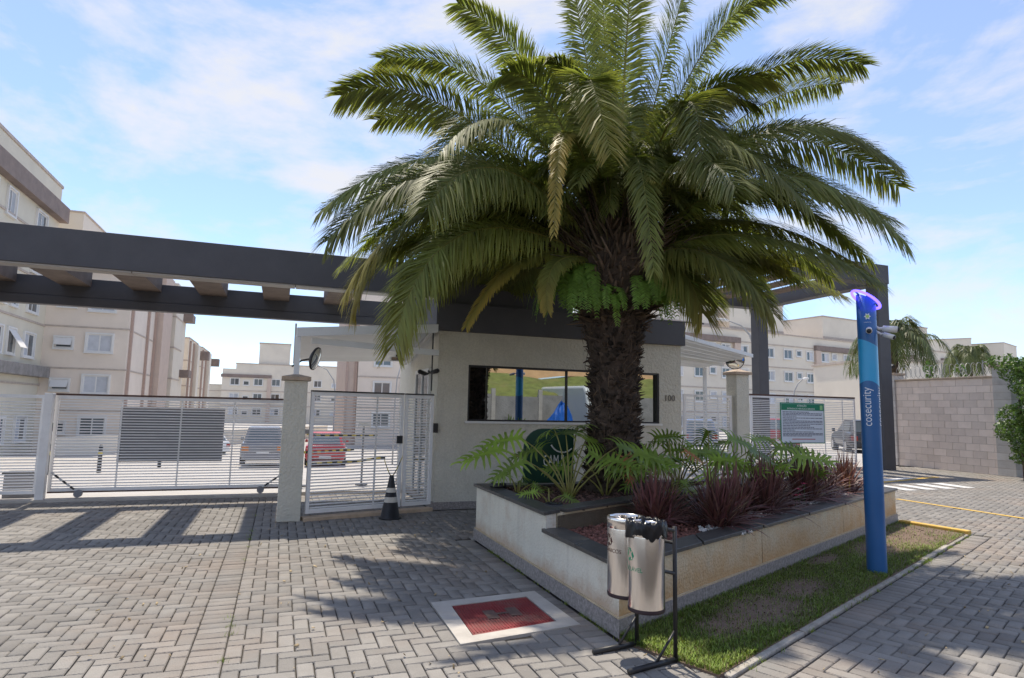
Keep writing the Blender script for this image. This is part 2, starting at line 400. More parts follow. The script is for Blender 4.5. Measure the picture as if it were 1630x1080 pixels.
# ================================================================ guard house
def txt(name, s, size, m, parent, loc, rot, extr=.004, align='LEFT', spacing=1.0):
    cu = bpy.data.curves.new(name, 'FONT'); cu.body = s; cu.size = size; cu.extrude = extr; cu.align_x = align; cu.space_character = spacing; cu.resolution_u = 3
    t = bpy.data.objects.new(name+'_c', cu); COL.objects.link(t)
    me = bpy.data.meshes.new_from_object(t); bpy.data.objects.remove(t); bpy.data.curves.remove(cu)
    o = bpy.data.objects.new(name, me); COL.objects.link(o); me.materials.clear(); me.materials.append(m)
    o.parent = parent; o.location = loc; o.rotation_euler = rot; return o
gh = thing('guard_house', 'single storey grey plaster guard house with dark fascia and long window', 'guard house', C0, ROT)
wl = MB().box(0, 4.34, .12, 3.2, 0, 2.67)
wl.box(0, 4.34, 0, .12, 0, 1.31).box(0, 4.34, 0, .12, 2.17, 2.67).box(0, .48, 0, .12, 1.31, 2.17).box(3.90, 4.34, 0, .12, 1.31, 2.17)
wl.build('wall', M['plaster'], gh)
sk = MB().box(-.02, 4.36, -.02, 0, 0, .11).box(-.02, 0, 0, 3.2, 0, .11); sk.build('skirting', M['granite'], gh)
MB().box(-.06, 4.40, -.06, 3.26, 2.672, 3.09).build('fascia', M['dark'], gh, bevel=.006)
fl = MB()
for x in (-.02, 1.2, 2.4, 3.6): fl.box(x, x+1.19, -.068, -.061, 3.076, 3.10)
fl.build('flashing', M['dark'], gh)
ub = MB().box(-.06, 2.25, .02, 2.9, 3.092, 3.66); ub.build('upper_box', M['dark'], gh, bevel=.006)
tw = MB().box(.55, .64, .02, 1.9, 3.662, 4.35).box(1.5, 2.2, .02, 1.9, 3.662, 4.35).box(.64, 1.5, .02, 1.9, 4.12, 4.35).box(.64, 1.5, 1.0, 1.9, 3.662, 4.12)
tw.build('upper_tower', M['dark'], gh)
tf = MB().box(.64, .70, -.01, .05, 3.68, 4.12).box(1.44, 1.5, -.01, .05, 3.68, 4.12).box(.70, 1.44, -.01, .05, 3.68, 3.73).box(.70, 1.44, -.01, .05, 4.07, 4.12)
tf.build('tower_window_frame', M['alu'], gh)
MB().box(.70, 1.44, .03, .04, 3.73, 4.07).build('tower_pane', M['glass_house'], gh)
wn = MB().box(.48, .51, .01, .10, 1.31, 2.17).box(3.87, 3.90, .01, .10, 1.31, 2.17).box(.51, 3.87, .01, .10, 2.14, 2.17).box(.51, 3.87, .01, .10, 1.31, 1.335)
wn.box(.79, .81, .05, .09, 1.335, 2.14).box(2.16, 2.185, .05, .09, 1.335, 2.14)
wf = wn.build('window_frame', M['black_metal'], gh)
for x0, x1 in ((.81, 2.16), (2.185, 3.87), (.51, .79)):
    pn = MB().box(-(x1-x0)/2, (x1-x0)/2, -.003, .003, 1.335, 2.14).build('pane', M['glass_dark'], wf); pn.location = ((x0+x1)/2, .068, 0); pn.rotation_euler = (0, 0, .018)
M['glass_open'] = mat('glass_open', (.02, .022, .03), .05, .1, 2, spec=.5)
MB().box(.44, 3.94, -.035, .02, 1.275, 1.309).build('window_sill', M['wframe'], gh)
# side door / window on the left flank
sd_ = MB().box(-.05, -.004, .42, .48, .12, 2.12).box(-.05, -.004, 1.42, 1.48, .12, 2.12).box(-.05, -.004, .48, 1.42, 2.06, 2.12).box(-.05, -.004, .92, .97, .12, 2.06)
sdo = sd_.build('side_door_frame', M['wframe'], gh)
for a, b in ((.48, .92), (.97, 1.42)): MB().box(-.03, -.012, a, b, .12, 2.06).build('door_pane', M['glass_house'], sdo)
M['num'] = mat('number_metal', (.20, .19, .17), .4, .05, metal=.4)
txt('house_number', '100', .15, M['num'], gh, (3.99, -.008, 1.70), (rad(90), 0, 0), .006)
cn = MB().tube([(-.10, -.03, 1.75), (-.10, -.03, 2.66)], .011, 6); cn.build('conduit', M['black_metal'], gh)
# intercom on the corner
ic = MB().box(-.055, .02, -.05, -.021, 1.13, 1.27); ic.build('intercom', M['black_metal'], gh, bevel=.004)

# ================================================================ left pergola
lp = thing('pergola', 'dark charcoal pergola over the left vehicle gate with brown slats', 'pergola', C0, ROT)
MB().box(-12.3, -.07, 0, .27, 3.2, 3.68).build('front_beam', M['dark'], lp, bevel=.008)
M['soffit_bounce'] = mat('soffit_bounce', (.42, .39, .36), .85, .12, 4, stain=(.25, .22, .2), stain_scale=2)  # paler than the beam: light bounced off the ground is put into the colour
for k in range(6): MB().box(-12.3+k*2.04, -12.3+k*2.04+2.03, .02, .262, 3.18, 3.199).build('soffit_bounce_strip', M['soffit_bounce'], lp)  # thin strips added under the front beam to carry that painted bounce light
MB().box(-12.3, -.07, 2.35, 2.6, 3.132, 3.44).build('back_beam', M['dark'], lp, bevel=.008)
MB().box(-12.3, -.07, 2.33, 2.5, 2.99, 3.13).build('back_rail', M['dark'], lp, bevel=.008)
for k in range(12):
    x = -1.59-k*1.0
    MB().box(x, x+.42, .271, 2.349, 3.31, 3.58).build('slat', M['slatwood'], lp)
for x in (-12.28,):
    for y in (0.0, 2.35): MB().box(x, x+.4, y+.01, y+.24, 0, 3.19 if y < 1 else 2.98).build('column', M['dark'], lp)

# ================================================================ gates
def slat_gate(name, label, a, b, z0, z1, pitch, sh, m, mf=None, st=.045, group=None, top=True, bot=True, mid=()):
    """a, b in (u, v); frame + one object for every slat"""
    A = W(*a); B = W(*b); d = B-A; ln = d.length
    t = thing(name, label, 'gate', A, math.atan2(d.y, d.x), group); mf = mf or m
    fr = MB().box(0, st, -.022, .022, z0, z1).box(ln-st, ln, -.022, .022, z0, z1)
    if top: fr.box(st, ln-st, -.02, .02, z1-.05, z1)
    if bot: fr.box(st, ln-st, -.02, .02, z0, z0+.05)
    fr.build('frame', mf, t)
    for x in mid: MB().box(x-.012, x+.012, .009, .022, z0+.05, z1-.05).build('upright', mf, t)
    sm = MB().box(0, ln-2*st, -.008, .008, 0, sh).mesh('slat'); sm.materials.append(m)
    n = int((z1-z0-.1)/pitch)
    for k in range(n):
        o = obj_from('slat', sm, None, t); o.location = (st, 0, z0+.05+(k+.5)*pitch-sh/2+random.uniform(-.001, .001))
    return t, ln
# sliding gate
sg, ln = slat_gate('sliding_gate', 'long white slatted sliding vehicle gate with grey screen panel under the left pergola', (-5.42, 2.1), (-1.95, 2.1), .13, 1.57, .043, .0165, M['white_metal'], mid=(.88, 1.72, 2.5))
MB().box(.86, 2.36, .024, .032, .56, 1.42).build('screen_panel', M['grey_panel'], sg)
M['rust'] = mat('rust', (.10, .055, .045), .8, .3, 15)
MB().box(0, ln, -.028, .028, 1.572, 1.60).build('top_rail', M['rust'], sg)
MB().box(.0, ln, -.012, .012, .105, .129).build('bottom_rail', M['rust'], sg)
M['stripe'] = mat('stripe', (.6, .6, .58), .6, .05)
def striped(parent, a, b, r, m1, m2, n=7, name='striped_arm'):
    a = Vector(a); b = Vector(b); o = MB().tube([a, b], r, 8).build(name, m1, parent)
    for k in range(n):
        if k % 2: MB().tube([lerp(a, b, k/n), lerp(a, b, (k+1)/n)], r*1.08, 8).build('band', m2, o)
    return o
for x0, x1 in ((.05, .42), (3.40, 2.98)):
    striped(sg, (x0, -.08, .42), (x1, -.09, .12), .014, M['stripe'], M['black_metal'])
    MB().tube([(x1, -.12, .10), (x1, -.05, .10)], .055, 16).build('wheel', M['grey_panel'], sg)
tag(MB().obox(W(-8.6, 2.02), W(-1.9, 2.02), .28, -.02, .035).build('gate_track', M['concrete']), 'pale concrete sill strip carrying the rail of the left sliding gate', 'gate track')
slat_gate('gate_side_fence', 'white slatted fixed fence panel left of the sliding gate', (-8.6, 2.1), (-5.55, 2.1), .10, 1.57, .043, .0165, M['white_metal'], mid=(1.0, 2.0))
gp = tag(MB().box(-.055, .055, -.055, .055, 0, 1.60).build('gate_post', M['white_metal'], bevel=.005), 'square white steel post between the fence panel and sliding gate', 'post')
gp.location = W(-5.47, 1.98); gp.rotation_euler.z = ROT
mo = thing('gate_motor', 'dark gate motor box on the ground behind the fence panel', 'gate motor', W(-5.85, 2.45), ROT)
MB().box(-.2, .2, -.14, .14, 0, .36).build('housing', M['grey_panel'], mo, bevel=.02); MB().box(-.22, .22, -.16, .16, .362, .40).build('lid', M['black_metal'], mo, bevel=.01)
# pillar with cap
pi = thing('gate_pillar', 'grey plaster gate pillar with brown cap beside the walk gate', 'pillar', W(-2.03, -.40), ROT)
MB().box(-.145, .145, -.15, .15, 0, 1.82).build('shaft', M['column_plaster'], pi, bevel=.008)
cp = MB().box(-.185, .185, -.19, .19, 1.822, 1.87); cp.add([(-.185,-.19,1.8705),(.185,-.19,1.8705),(.185,.19,1.8705),(-.185,.19,1.8705),(0,0,1.915)], [(0,1,4),(1,2,4),(2,3,4),(3,0,4)])
cp.build('cap', M['cap'], pi)
# pedestrian gate
pg, ln = slat_gate('pedestrian_gate', 'white slatted pedestrian gate leaf beside the grey pillar', (-1.83, -.50), (-.53, -.145), .09, 1.68, .040, .015, M['white_metal'], mid=(.95,))
MB().box(ln-.10, ln-.01, -.05, -.023, .98, 1.09).build('lock_box', M['black_metal'], pg, bevel=.006)
MB().box(0, ln, -.03, .03, 1.681, 1.70).build('top_cap', M['black_metal'], pg)
ps, ln = slat_gate('gate_infill_panel', 'narrow white slatted infill panel between walk gate and guard house', (-.50, -.137), (-.06, -.018), .09, 1.68, .040, .0165, M['white_metal'])
MB().box(0, ln, -.03, .03, 1.681, 1.70).build('top_cap', M['black_metal'], ps)
M['cream_sill'] = mat('cream_sill', (.5, .38, .27), .9, .2, 8)
tag(MB().obox(W(-1.86, -.50), W(-.05, -.02), .16, -.01, .045).build('gate_threshold', M['cream_sill'], bevel=.006), 'cream stone threshold under the pedestrian gate', 'threshold')

# ================================================================ left canopy
M['sheet'] = mat('canopy_sheet', (.40, .44, .46), .35, .08, 3)
M['canopy'] = mat('canopy_white', (.74, .76, .77), .5, .05, 4)
cn = thing('entrance_canopy', 'white sheet canopy over the pedestrian gate with two white beams', 'canopy', C0, ROT)
FLc, FRc, BRc, BLc = (-2.05, -.50, 2.50), (-.07, -.10, 2.70), (-.05, 2.2, 2.34), (-1.93, 2.2, 2.25)
sh = MB(); top = [Vector(p)+Vector((0, 0, .02)) for p in (FLc, FRc, BRc, BLc)]
sh.add([FLc, FRc, BRc, BLc]+top, [(3,2,1,0),(4,5,6,7),(0,1,5,4),(1,2,6,5),(2,3,7,6),(3,0,4,7)]); sh.build('roof_sheet', M['sheet'], cn)
def beam3(a, b, w_, h_, nm, m, parent):
    a = Vector(a); b = Vector(b); t = (b-a).normalized(); n = Vector((-t.y, t.x, 0)).normalized()*w_/2; z = Vector((0, 0, h_))
    return MB().add([a-n, b-n, b+n, a+n, a-n+z, b-n+z, b+n+z, a+n+z], [(0,3,2,1),(4,5,6,7),(0,1,5,4),(1,2,6,5),(2,3,7,6),(3,0,4,7)]).build(nm, m, parent)
beam3((-2.06, -.56, 2.40), (-.07, -.17, 2.62), .06, .12, 'edge_beam', M['canopy'], cn)
beam3((-1.86, -.40, 2.33), (-.02, -.075, 2.28), .05, .085, 'lower_beam', M['canopy'], cn)
beam3((-.10, -.10, 2.63), (-.10, 2.2, 2.27), .05, .06, 'side_rail', M['alu'], cn)
MB().box(-2.07, -2.0, -.44, -.37, 1.9, 2.44).build('post', M['canopy'], cn)
MB().box(-2.05, -2.02, 2.1, 2.13, 2.2, 2.9).build('hanger_rod', M['alu'], cn)
M['mirror'] = mat('mirror', (.75, .77, .78), .03, 0, metal=1.0)
def mirror(loc, rz, label, tilt=.25, r=.15):
    t = thing('convex_mirror', label, 'mirror', loc, rz, 'convex traffic mirrors')
    d = MB().lathe([(.0005, -.05), (r*.5, -.04), (r, 0.0), (r*1.06, 0.012), (r*1.06, .03), (.0005, .03)], 24); d.xform(Matrix.Rotation(rad(90)+tilt, 4, 'X'))
    o = d.build('rim', M['black_metal'], t, True)
    f = MB().lathe([(.0005, .055), (r*.5, .048), (r*.97, .031)], 24); f.xform(Matrix.Rotation(rad(90)+tilt, 4, 'X')); f.build('glass', M['mirror'], t, True)
    MB().tube([(0, .0, 0), (-.0, .16, -.03), (-.05, .28, -.12)], .012, 6).build('arm', M['black_metal'], t)
    return t
mirror(W(-1.82, -.45, 2.13), rad(20+68), 'round convex mirror seen edge-on above the grey pillar cap')
fl_ = thing('floodlight', 'small white floodlight under the entrance canopy', 'floodlight', W(-.42, 1.2, 2.28), ROT)
MB().box(-.12, .12, -.06, .06, -.02, .05).build('housing', M['canopy'], fl_, bevel=.01); MB().box(-.10, .10, -.064, -.061, -.01, .04).build('lens', M['glass_house'], fl_)
MB().box(-.02, .02, .0, .04, .051, .09).build('bracket', M['black_metal'], fl_)
def cctv(name, label, loc, rz, s=1.0, m='black_metal', pitch=-.2, group=None):
    t = thing(name, label, 'camera', loc, rz, group)
    b = MB().tube([(0, -.02*s, 0), (0, -.15*s, 0)], [.032*s, .034*s], 14); b.xform(Matrix.Rotation(pitch, 4, 'X')); b.build('body', M[m], t, True)
    l_ = MB().tube([(0, -.1505*s, 0), (0, -.165*s, 0)], [.027*s, .024*s], 14); l_.xform(Matrix.Rotation(pitch, 4, 'X')); l_.build('lens', M['black_metal'], t, True)
    MB().tube([(0, -.03*s, 0), (0, .02*s, .0), (0, .06*s, .03*s)], .015*s, 8).build('bracket', M[m], t)
    return t
cctv('security_camera', 'small black camera on the guard house flank above the walk gate', W(-.10, .35, 2.02), ROT+rad(-60))
cctv('security_camera', 'second black camera on the guard house flank, nearer the corner', W(-.08, .12, 2.03), ROT+rad(30))

# ================================================================ right side: pergola, gates, canopy
rp = thing('pergola', 'tall charcoal pergola over the right vehicle gate', 'pergola', C0, ROT)
MB().box(5.5, 14.5, 4.05, 4.5, 5.42, 5.98).build('front_beam', M['dark'], rp, bevel=.01)
MB().box(5.5, 14.5, 9.0, 9.4, 5.38, 5.95).build('back_beam', M['dark'], rp, bevel=.01)
MB().box(14.05, 14.48, 4.502, 8.998, 5.40, 5.94).build('side_beam', M['dark'], rp, bevel=.01)
for k in range(10):
    x = 13.1-k*.86; MB().box(x, x+.50, 4.502, 8.998, 5.62, 5.68).build('slat', M['slatwood'], rp)
for (x, y, h) in ((14.04, 4.07, 5.419), (14.04, 9.0, 5.379), (5.52, 4.07, 5.419), (5.52, 9.0, 5.379)):
    MB().box(x, x+.43, y, y+.40, terrain(x, y)-.1, h).build('column', M['dark'], rp, bevel=.01)
rg, ln = slat_gate('sliding_gate', 'long grey slatted sliding gate with a notice board, right of the planter', (10.15, 5.0), (14.02, 5.0), .08, 2.03, .05, .018, M['white_metal'], mid=(.9, 1.8, 2.7, 3.4))
MB().box(-.1, ln, -.028, .028, 2.032, 2.075).build('top_rail', M['rust'], rg)
M['red_plastic'] = mat('red_plastic', (.35, .03, .02), .5, .1)
MB().box(-.34, -.101, -.04, .04, 2.0, 2.11).build('gate_stop', M['red_plastic'], rg)
rw, ln2 = slat_gate('pedestrian_gate', 'white framed slatted pedestrian gate right of the guard house', (5.80, 2.0), (7.04, 2.0), .05, 1.90, .055, .026, M['white_metal'], st=.06, mid=(.3, .9))
slat_gate('gate_infill_panel', 'white slatted infill panel between guard house and right pedestrian gate', (4.45, 2.0), (5.74, 2.0), .05, 1.90, .055, .026, M['white_metal'], st=.05)
p2 = thing('gate_pillar', 'grey plaster gate pillar with cap near the right pedestrian gate', 'pillar', W(7.26, 2.05), ROT)
MB().box(-.17, .17, -.17, .17, 0, 2.36).build('shaft', M['column_plaster'], p2, bevel=.008)
cp = MB().box(-.22, .22, -.22, .22, 2.362, 2.42); cp.add([(-.22,-.22,2.4205),(.22,-.22,2.4205),(.22,.22,2.4205),(-.22,.22,2.4205),(0,0,2.50)], [(0,1,4),(1,2,4),(2,3,4),(3,0,4)]); cp.build('cap', M['cap'], p2)
mirror(W(6.95, 1.75, 2.66), rad(20-30), 'round convex mirror beside the right gate pillar cap', .15, .19)
# louvred canopy at the right flank
c2 = thing('side_canopy', 'white louvred canopy on the right flank of the guard house', 'canopy', C0, ROT)
a0, a1 = Vector((4.42, .2, 2.92)), Vector((4.42, 2.6, 2.62)); b0, b1 = Vector((6.75, 1.0, 2.70)), Vector((6.75, 2.6, 2.52))
for k in range(9):
    s0, s1 = k/9, (k+.93)/9
    q = [lerp(a0, a1, s0), lerp(b0, b1, s0), lerp(b0, b1, s1), lerp(a0, a1, s1)]; tz = Vector((0, 0, .02))
    MB().add(q+[p+tz for p in q], [(3,2,1,0),(4,5,6,7),(0,1,5,4),(1,2,6,5),(2,3,7,6),(3,0,4,7)]).build('roof_panel', M['canopy'], c2)
beam3(a0-Vector((0, .03, .07)), b0-Vector((0, .03, .05)), .03, .07, 'edge_beam', M['canopy'], c2)
beam3(lerp(a0, a1, .55)-Vector((0, 0, .08)), lerp(b0, b1, .55)-Vector((0, 0, .08)), .04, .06, 'cross_beam', M['canopy'], c2)
MB().box(6.5, 6.56, 2.2, 2.26, terrain(6.5, 2.2), 2.5).build('post', M['canopy'], c2)
# notice board
nb_ = thing('notice_board', 'white notice board with green header hung on the right sliding gate', 'sign', W(11.12, 4.93, .70), ROT)
M['sign_white'] = mat('sign_white', (.62, .68, .76), .4, .03); M['sign_green'] = mat('sign_green', (.015, .20, .11), .45, .05); M['ink'] = mat('ink', (.10, .11, .16), .6, .05); M['ink_w'] = mat('ink_white', (.8, .82, .8), .6, .03)
M['sign_red'] = mat('sign_red', (.4, .05, .05), .6, .05)
MB().box(0, 1.62, -.012, .0, 0, 1.16).build('board', M['sign_green'], nb_, bevel=.006)
MB().box(.03, 1.59, -.016, -.013, .03, 1.13).build('sheet', M['sign_white'], nb_)
hd = MB().box(.035, 1.585, -.020, -.017, .945, 1.125).build('header', M['sign_green'], nb_)

txt('lettering', 'ATENÇÃO', .075, M['ink_w'], nb_, (.78, -.0205, 1.05), (rad(90), 0, 0), .001, 'CENTER')
txt('lettering', 'ENTRADA DE VEÍCULOS E SERVIÇOS', .062, M['ink_w'], nb_, (.75, -.0205, .97), (rad(90), 0, 0), .001, 'CENTER')
M['sign_lime'] = mat('sign_lime', (.30, .55, .25), .5, .05)
MB().box(1.45, 1.55, -.0235, -.0205, .97, 1.10).build('emblem', M['sign_lime'], nb_, bevel=.01)
pr_ = MB(); rr = random.Random(5)
for z, fr_ in ((.885, .66), (.845, 1), (.805, 1), (.765, .34), (.715, 1), (.675, .34), (.63, 1), (.59, 1), (.545, 1), (.50, .68), (.455, .78), (.41, 1), (.37, .3), (.32, .78), (.275, 1), (.24, 1), (.205, .72)):
    x = .075; xe = .075+1.46*fr_
    while x < xe:
        w_ = rr.uniform(.03, .14); w_ = min(w_, xe-x)
        if w_ > .012: pr_.box(x, x+w_, -.0185, -.0165, z, z+.020)
        x += w_+.014
pr_.build('print', M['ink'], nb_)
MB().box(.40, 1.25, -.0185, -.0165, .115, .137).build('red_print', M['sign_red'], nb_)
# ================================================================ planter
def line_x(p, d, q, e):
    den = d.x*e.y-d.y*e.x; t = ((q.x-p.x)*e.y-(q.y-p.y)*e.x)/den; return p+d*t
def inset(poly, ds):
    """poly in order, ds per edge (positive inward)"""
    n = len(poly); ar = sum(poly[i].x*poly[(i+1) % n].y-poly[(i+1) % n].x*poly[i].y for i in range(n)); sg_ = 1 if ar > 0 else -1
    if not isinstance(ds, (list, tuple)): ds = [ds]*n
    ed = []
    for i in range(n):
        d = (poly[(i+1) % n]-poly[i]).normalized(); nn = Vector((-d.y, d.x, 0))*sg_; ed.append((poly[i]+nn*ds[i], d))
    return [line_x(*ed[i-1], *ed[i]) for i in range(n)]
M['planter_wall'] = mat('planter_wall', (.68, .65, .555), .92, .07, 2.5, .6, 45, fine=.1, streak=(.50, .47, .40), splash=(.46, .31, .20), splash_h=.26)
M['planter_wall2'] = mat('planter_wall_ochre', (.66, .58, .42), .92, .10, 3, .8, 45, fine=.25, splash=(.50, .30, .13), splash_h=.50, streak=(.46, .41, .30))
pt = thing('planter', 'two-tier masonry planter with dark stone coping and granite skirting', 'planter', PN)
lc = lambda p: (p.x-PN.x, p.y-PN.y)
outer = [PN, PB, PF, PR]
wo = inset(outer, .02); wi = inset(outer, .15)
tS = (PB-PN).normalized()
def on_edge(a, b, f): return a+(b-a)*f
fS = (PS-PN).length/(PB-PN).length
So, Si, Sk = on_edge(wo[0], wo[1], fS), on_edge(wi[0], wi[1], fS), on_edge(outer[0], outer[1], fS)
MB().prism([lc(p) for p in (wo[0], So, Si, wi[0])], 0, .45).build('left_wall', M['planter_wall'], pt)
MB().prism([lc(p) for p in (So, wo[1], wi[1], Si)], 0, .595).build('left_wall', M['planter_wall'], pt)
MB().prism([lc(p) for p in (wo[1], wo[2], wi[2], wi[1])], 0, .595).build('back_wall', M['planter_wall'], pt)
MB().prism([lc(p) for p in (wo[2], wo[3], wi[3], wi[2])], 0, .45).build('end_wall', M['planter_wall2'], pt)
seg = 3
for k in range(seg):
    f0, f1 = k/seg+(.0008 if k else 0), (k+1)/seg-(.0008 if k < seg-1 else 0)
    MB().prism([lc(p) for p in (on_edge(wo[3], wo[0], f0), on_edge(wo[3], wo[0], f1), on_edge(wi[3], wi[0], f1), on_edge(wi[3], wi[0], f0))], 0, .45).build('right_wall', M['planter_wall2'], pt)
e45 = (PT-PS).normalized(); n45 = Vector((e45.y, -e45.x, 0))
t0 = Si+e45*.02; t1 = PT-e45*.3
MB().obox(lc(t0), lc(t1), .10, .30, .595, .05).build('tier_wall', M['planter_wall2'], pt)
# skirting
si_ = inset(outer, .019)
for i in range(4):
    j = (i+1) % 4; h = .12 if i != 1 else .11
    MB().prism([lc(p) for p in (outer[i], outer[j], si_[j], si_[i])], 0, h).build('skirting', M['granite'], pt)
M['cement'] = mat('cement_fillet', (.52, .42, .28), .92, .2, 8, .5, 50)
fo_ = inset(outer, .006)
for i in (0, 2, 3):
    j = (i+1) % 4; MB().prism([lc(p) for p in (fo_[i], fo_[j], si_[j], si_[i])], .1205, .132).build('cement_fillet', M['cement'], pt)
# coping slabs
co_, ci_ = inset(outer, -.012), inset(outer, .20)
def coping(a0, a1, b0, b1, z, n, nm='coping_slab'):
    for k in range(n):
        f0, f1 = k/n+(.002 if k else 0), (k+1)/n-(.002 if k < n-1 else 0)
        MB().prism([lc(p) for p in (on_edge(a0, a1, f0), on_edge(a0, a1, f1), on_edge(b0, b1, f1), on_edge(b0, b1, f0))], z+random.uniform(.0005, .002), z+.031+random.uniform(-.002, .002)).build(nm, M['granite_dark'], pt, bevel=.003)
cSo, cSi = on_edge(co_[0], co_[1], fS), on_edge(ci_[0], ci_[1], fS)
coping(co_[0], on_edge(co_[0], co_[1], fS+.012), ci_[0], on_edge(ci_[0], ci_[1], fS-.03), .45, 2)
coping(on_edge(co_[0], co_[1], fS-.004), co_[1], on_edge(ci_[0], ci_[1], fS-.004), ci_[1], .596, 2)
coping(co_[1], on_edge(co_[1], co_[2], .999), ci_[1], on_edge(ci_[1], ci_[2], .999), .5965, 6)
coping(co_[3], co_[0], ci_[3], ci_[0], .4505, 6)
coping(co_[2], co_[3], ci_[2], ci_[3], .4515, 1)
tq = t0+e45*.08
coping(tq-n45*.0-Vector((0,0,0))+n45*.04, t1+n45*.04, tq-n45*.16, t1-n45*.16, .597, 4)
# soil
M['soil_red'] = mat('soil_red', (.12, .05, .04), .95, .4, 20, .5, 60); M['soil_dark'] = mat('soil_dark', (.07, .045, .035), .95, .4, 20, .5, 60)
si2 = inset(outer, .14)
MB().prism([lc(p) for p in si2], .1, .425).build('lower_soil', M['soil_red'], pt)
up_poly = [Si+e45*.02, wi[1], t1]
MB().prism([lc(p) for p in up_poly], .3, .572).build('upper_soil', M['soil_dark'], pt)

def chips(name, poly, zfun, n, smin, smax, mt, parent, off, flat=.35, avoid=None, seed=1, rounded=False):
    r = np.random.default_rng(seed); xs = [p.x for p in poly]; ys = [p.y for p in poly]; P = []
    while len(P) < n:
        x, y = r.uniform(min(xs), max(xs)), r.uniform(min(ys), max(ys))
        if inpoly(x, y, poly) and not (avoid and avoid(x, y)): P.append((x-off[0], y-off[1], zfun(x, y)))
    P = np.array(P)
    if rounded:
        t = np.array([(0,0,1),(0,0,-1),(1,0,0),(.6,.8,.1),(-.5,.8,-.1),(-1,0,.1),(-.5,-.8,0),(.5,-.85,-.1)], float)
        fq_ = np.array([(0,2,3),(0,3,4),(0,4,5),(0,5,6),(0,6,7),(0,7,2),(1,3,2),(1,4,3),(1,5,4),(1,6,5),(1,7,6),(1,2,7)])
    else:
        t = np.array([(-1,-.6,-.5),(1,-.5,-.5),(.9,.6,-.5),(-.9,.5,-.5),(-.8,-.5,.5),(.9,-.4,.4),(.8,.5,.5),(-.9,.4,.4)], float)
        fq_ = np.array([(0,3,2,1),(4,5,6,7),(0,1,5,4),(1,2,6,5),(2,3,7,6),(3,0,4,7)])
    s = r.uniform(smin, smax, (len(P), 1, 1)); V = np.repeat(t[None], len(P), 0)*s*np.array([1, 1, flat])*r.uniform(.7, 1.3, (len(P), 1, 3))
    q = r.normal(size=(len(P), 4)); q[:, 1:3] *= .35; q[:, 3] *= 2; q /= np.linalg.norm(q, axis=1)[:, None]; w_, x, y, z = q.T
    R = np.stack([np.stack([1-2*(y*y+z*z), 2*(x*y-z*w_), 2*(x*z+y*w_)], -1), np.stack([2*(x*y+z*w_), 1-2*(x*x+z*z), 2*(y*z-x*w_)], -1), np.stack([2*(x*z-y*w_), 2*(y*z+x*w_), 1-2*(x*x+y*y)], -1)], 1)
    V = np.einsum('nij,nkj->nki', R, V)+P[:, None, :]
    Fq = fq_[None]+np.arange(len(P))[:, None, None]*len(t)
    o = np_mesh(name, V.reshape(-1, 3), Fq.reshape(-1, fq_.shape[1]), mt, parent, smooth=rounded); o['kind'] = 'stuff'; return o
M['chip_red'] = mat('chip_red', (.17, .075, .058), .9, .3, 30, island=.55); M['chip_dark'] = mat('chip_dark', (.11, .062, .05), .9, .3, 30, island=.6)
low_vis = inset(outer, .2)
in_up = lambda x, y: inpoly(x, y, grow(up_poly, .12))
chips('gravel_mulch', low_vis, lambda x, y: .43+rng.uniform(0, .012), 9000, .010, .022, M['chip_red'], pt, PN, .7, in_up, 3)
chips('bark_mulch', inset(up_poly, .02), lambda x, y: .578+rng.uniform(0, .014), 5000, .014, .034, M['chip_dark'], pt, PN, .4, None, 4)
M['pebble'] = mat('pebble', (.62, .61, .58), .7, .1, 20, island=.3)
def peb(cx, cy, rx, n, seed):
    circ = [Vector((cx+rx*math.cos(a), cy+rx*.75*math.sin(a), 0)) for a in np.linspace(0, 6.1, 14)]
    o = chips('pebble_patch', circ, lambda x, y: .455+rng.uniform(0, .01), n, .012, .024, M['pebble'], None, (0, 0), .8, None, seed, True); tag(o, None, None); return o
PEB = [(1.95, 5.82, .24, 170, 21, 'white pebbles spread round the foot of the nearest large red grass clump'), (2.72, 6.75, .26, 170, 22, 'white pebbles under the middle red grass clump'), (3.72, 7.72, .24, 140, 23, 'white pebbles by the pink flowers'), (4.55, 8.6, .25, 120, 24, 'white pebbles near the far end of the planter')]
for cx, cy, rx, n, sd2, lb in PEB: tag(peb(cx, cy, rx, n, sd2), lb, 'pebbles')

# two round floor lamps on the planter
def lawn_lamp(loc, label, m):
    t = thing('recessed_lamp', label, 'lamp', loc)
    MB().lathe([(.0005, -.02), (.085, -.02), (.095, .0), (.09, .028), (.07, .04), (.065, .03), (.0005, .028)], 24).build('ring', M['black_metal'], t, True)
    MB().lathe([(.064, .031), (.04, .040), (.0005, .043)], 20).build('glass', m, t, True)
lawn_lamp((-.12, 7.22, .640), 'round pale glass spotlight on the back left corner of the coping', M['wframe'])
lawn_lamp((.42, 5.98, .605), 'round black spotlight set in the upper bed by the step', M['glass_open'])

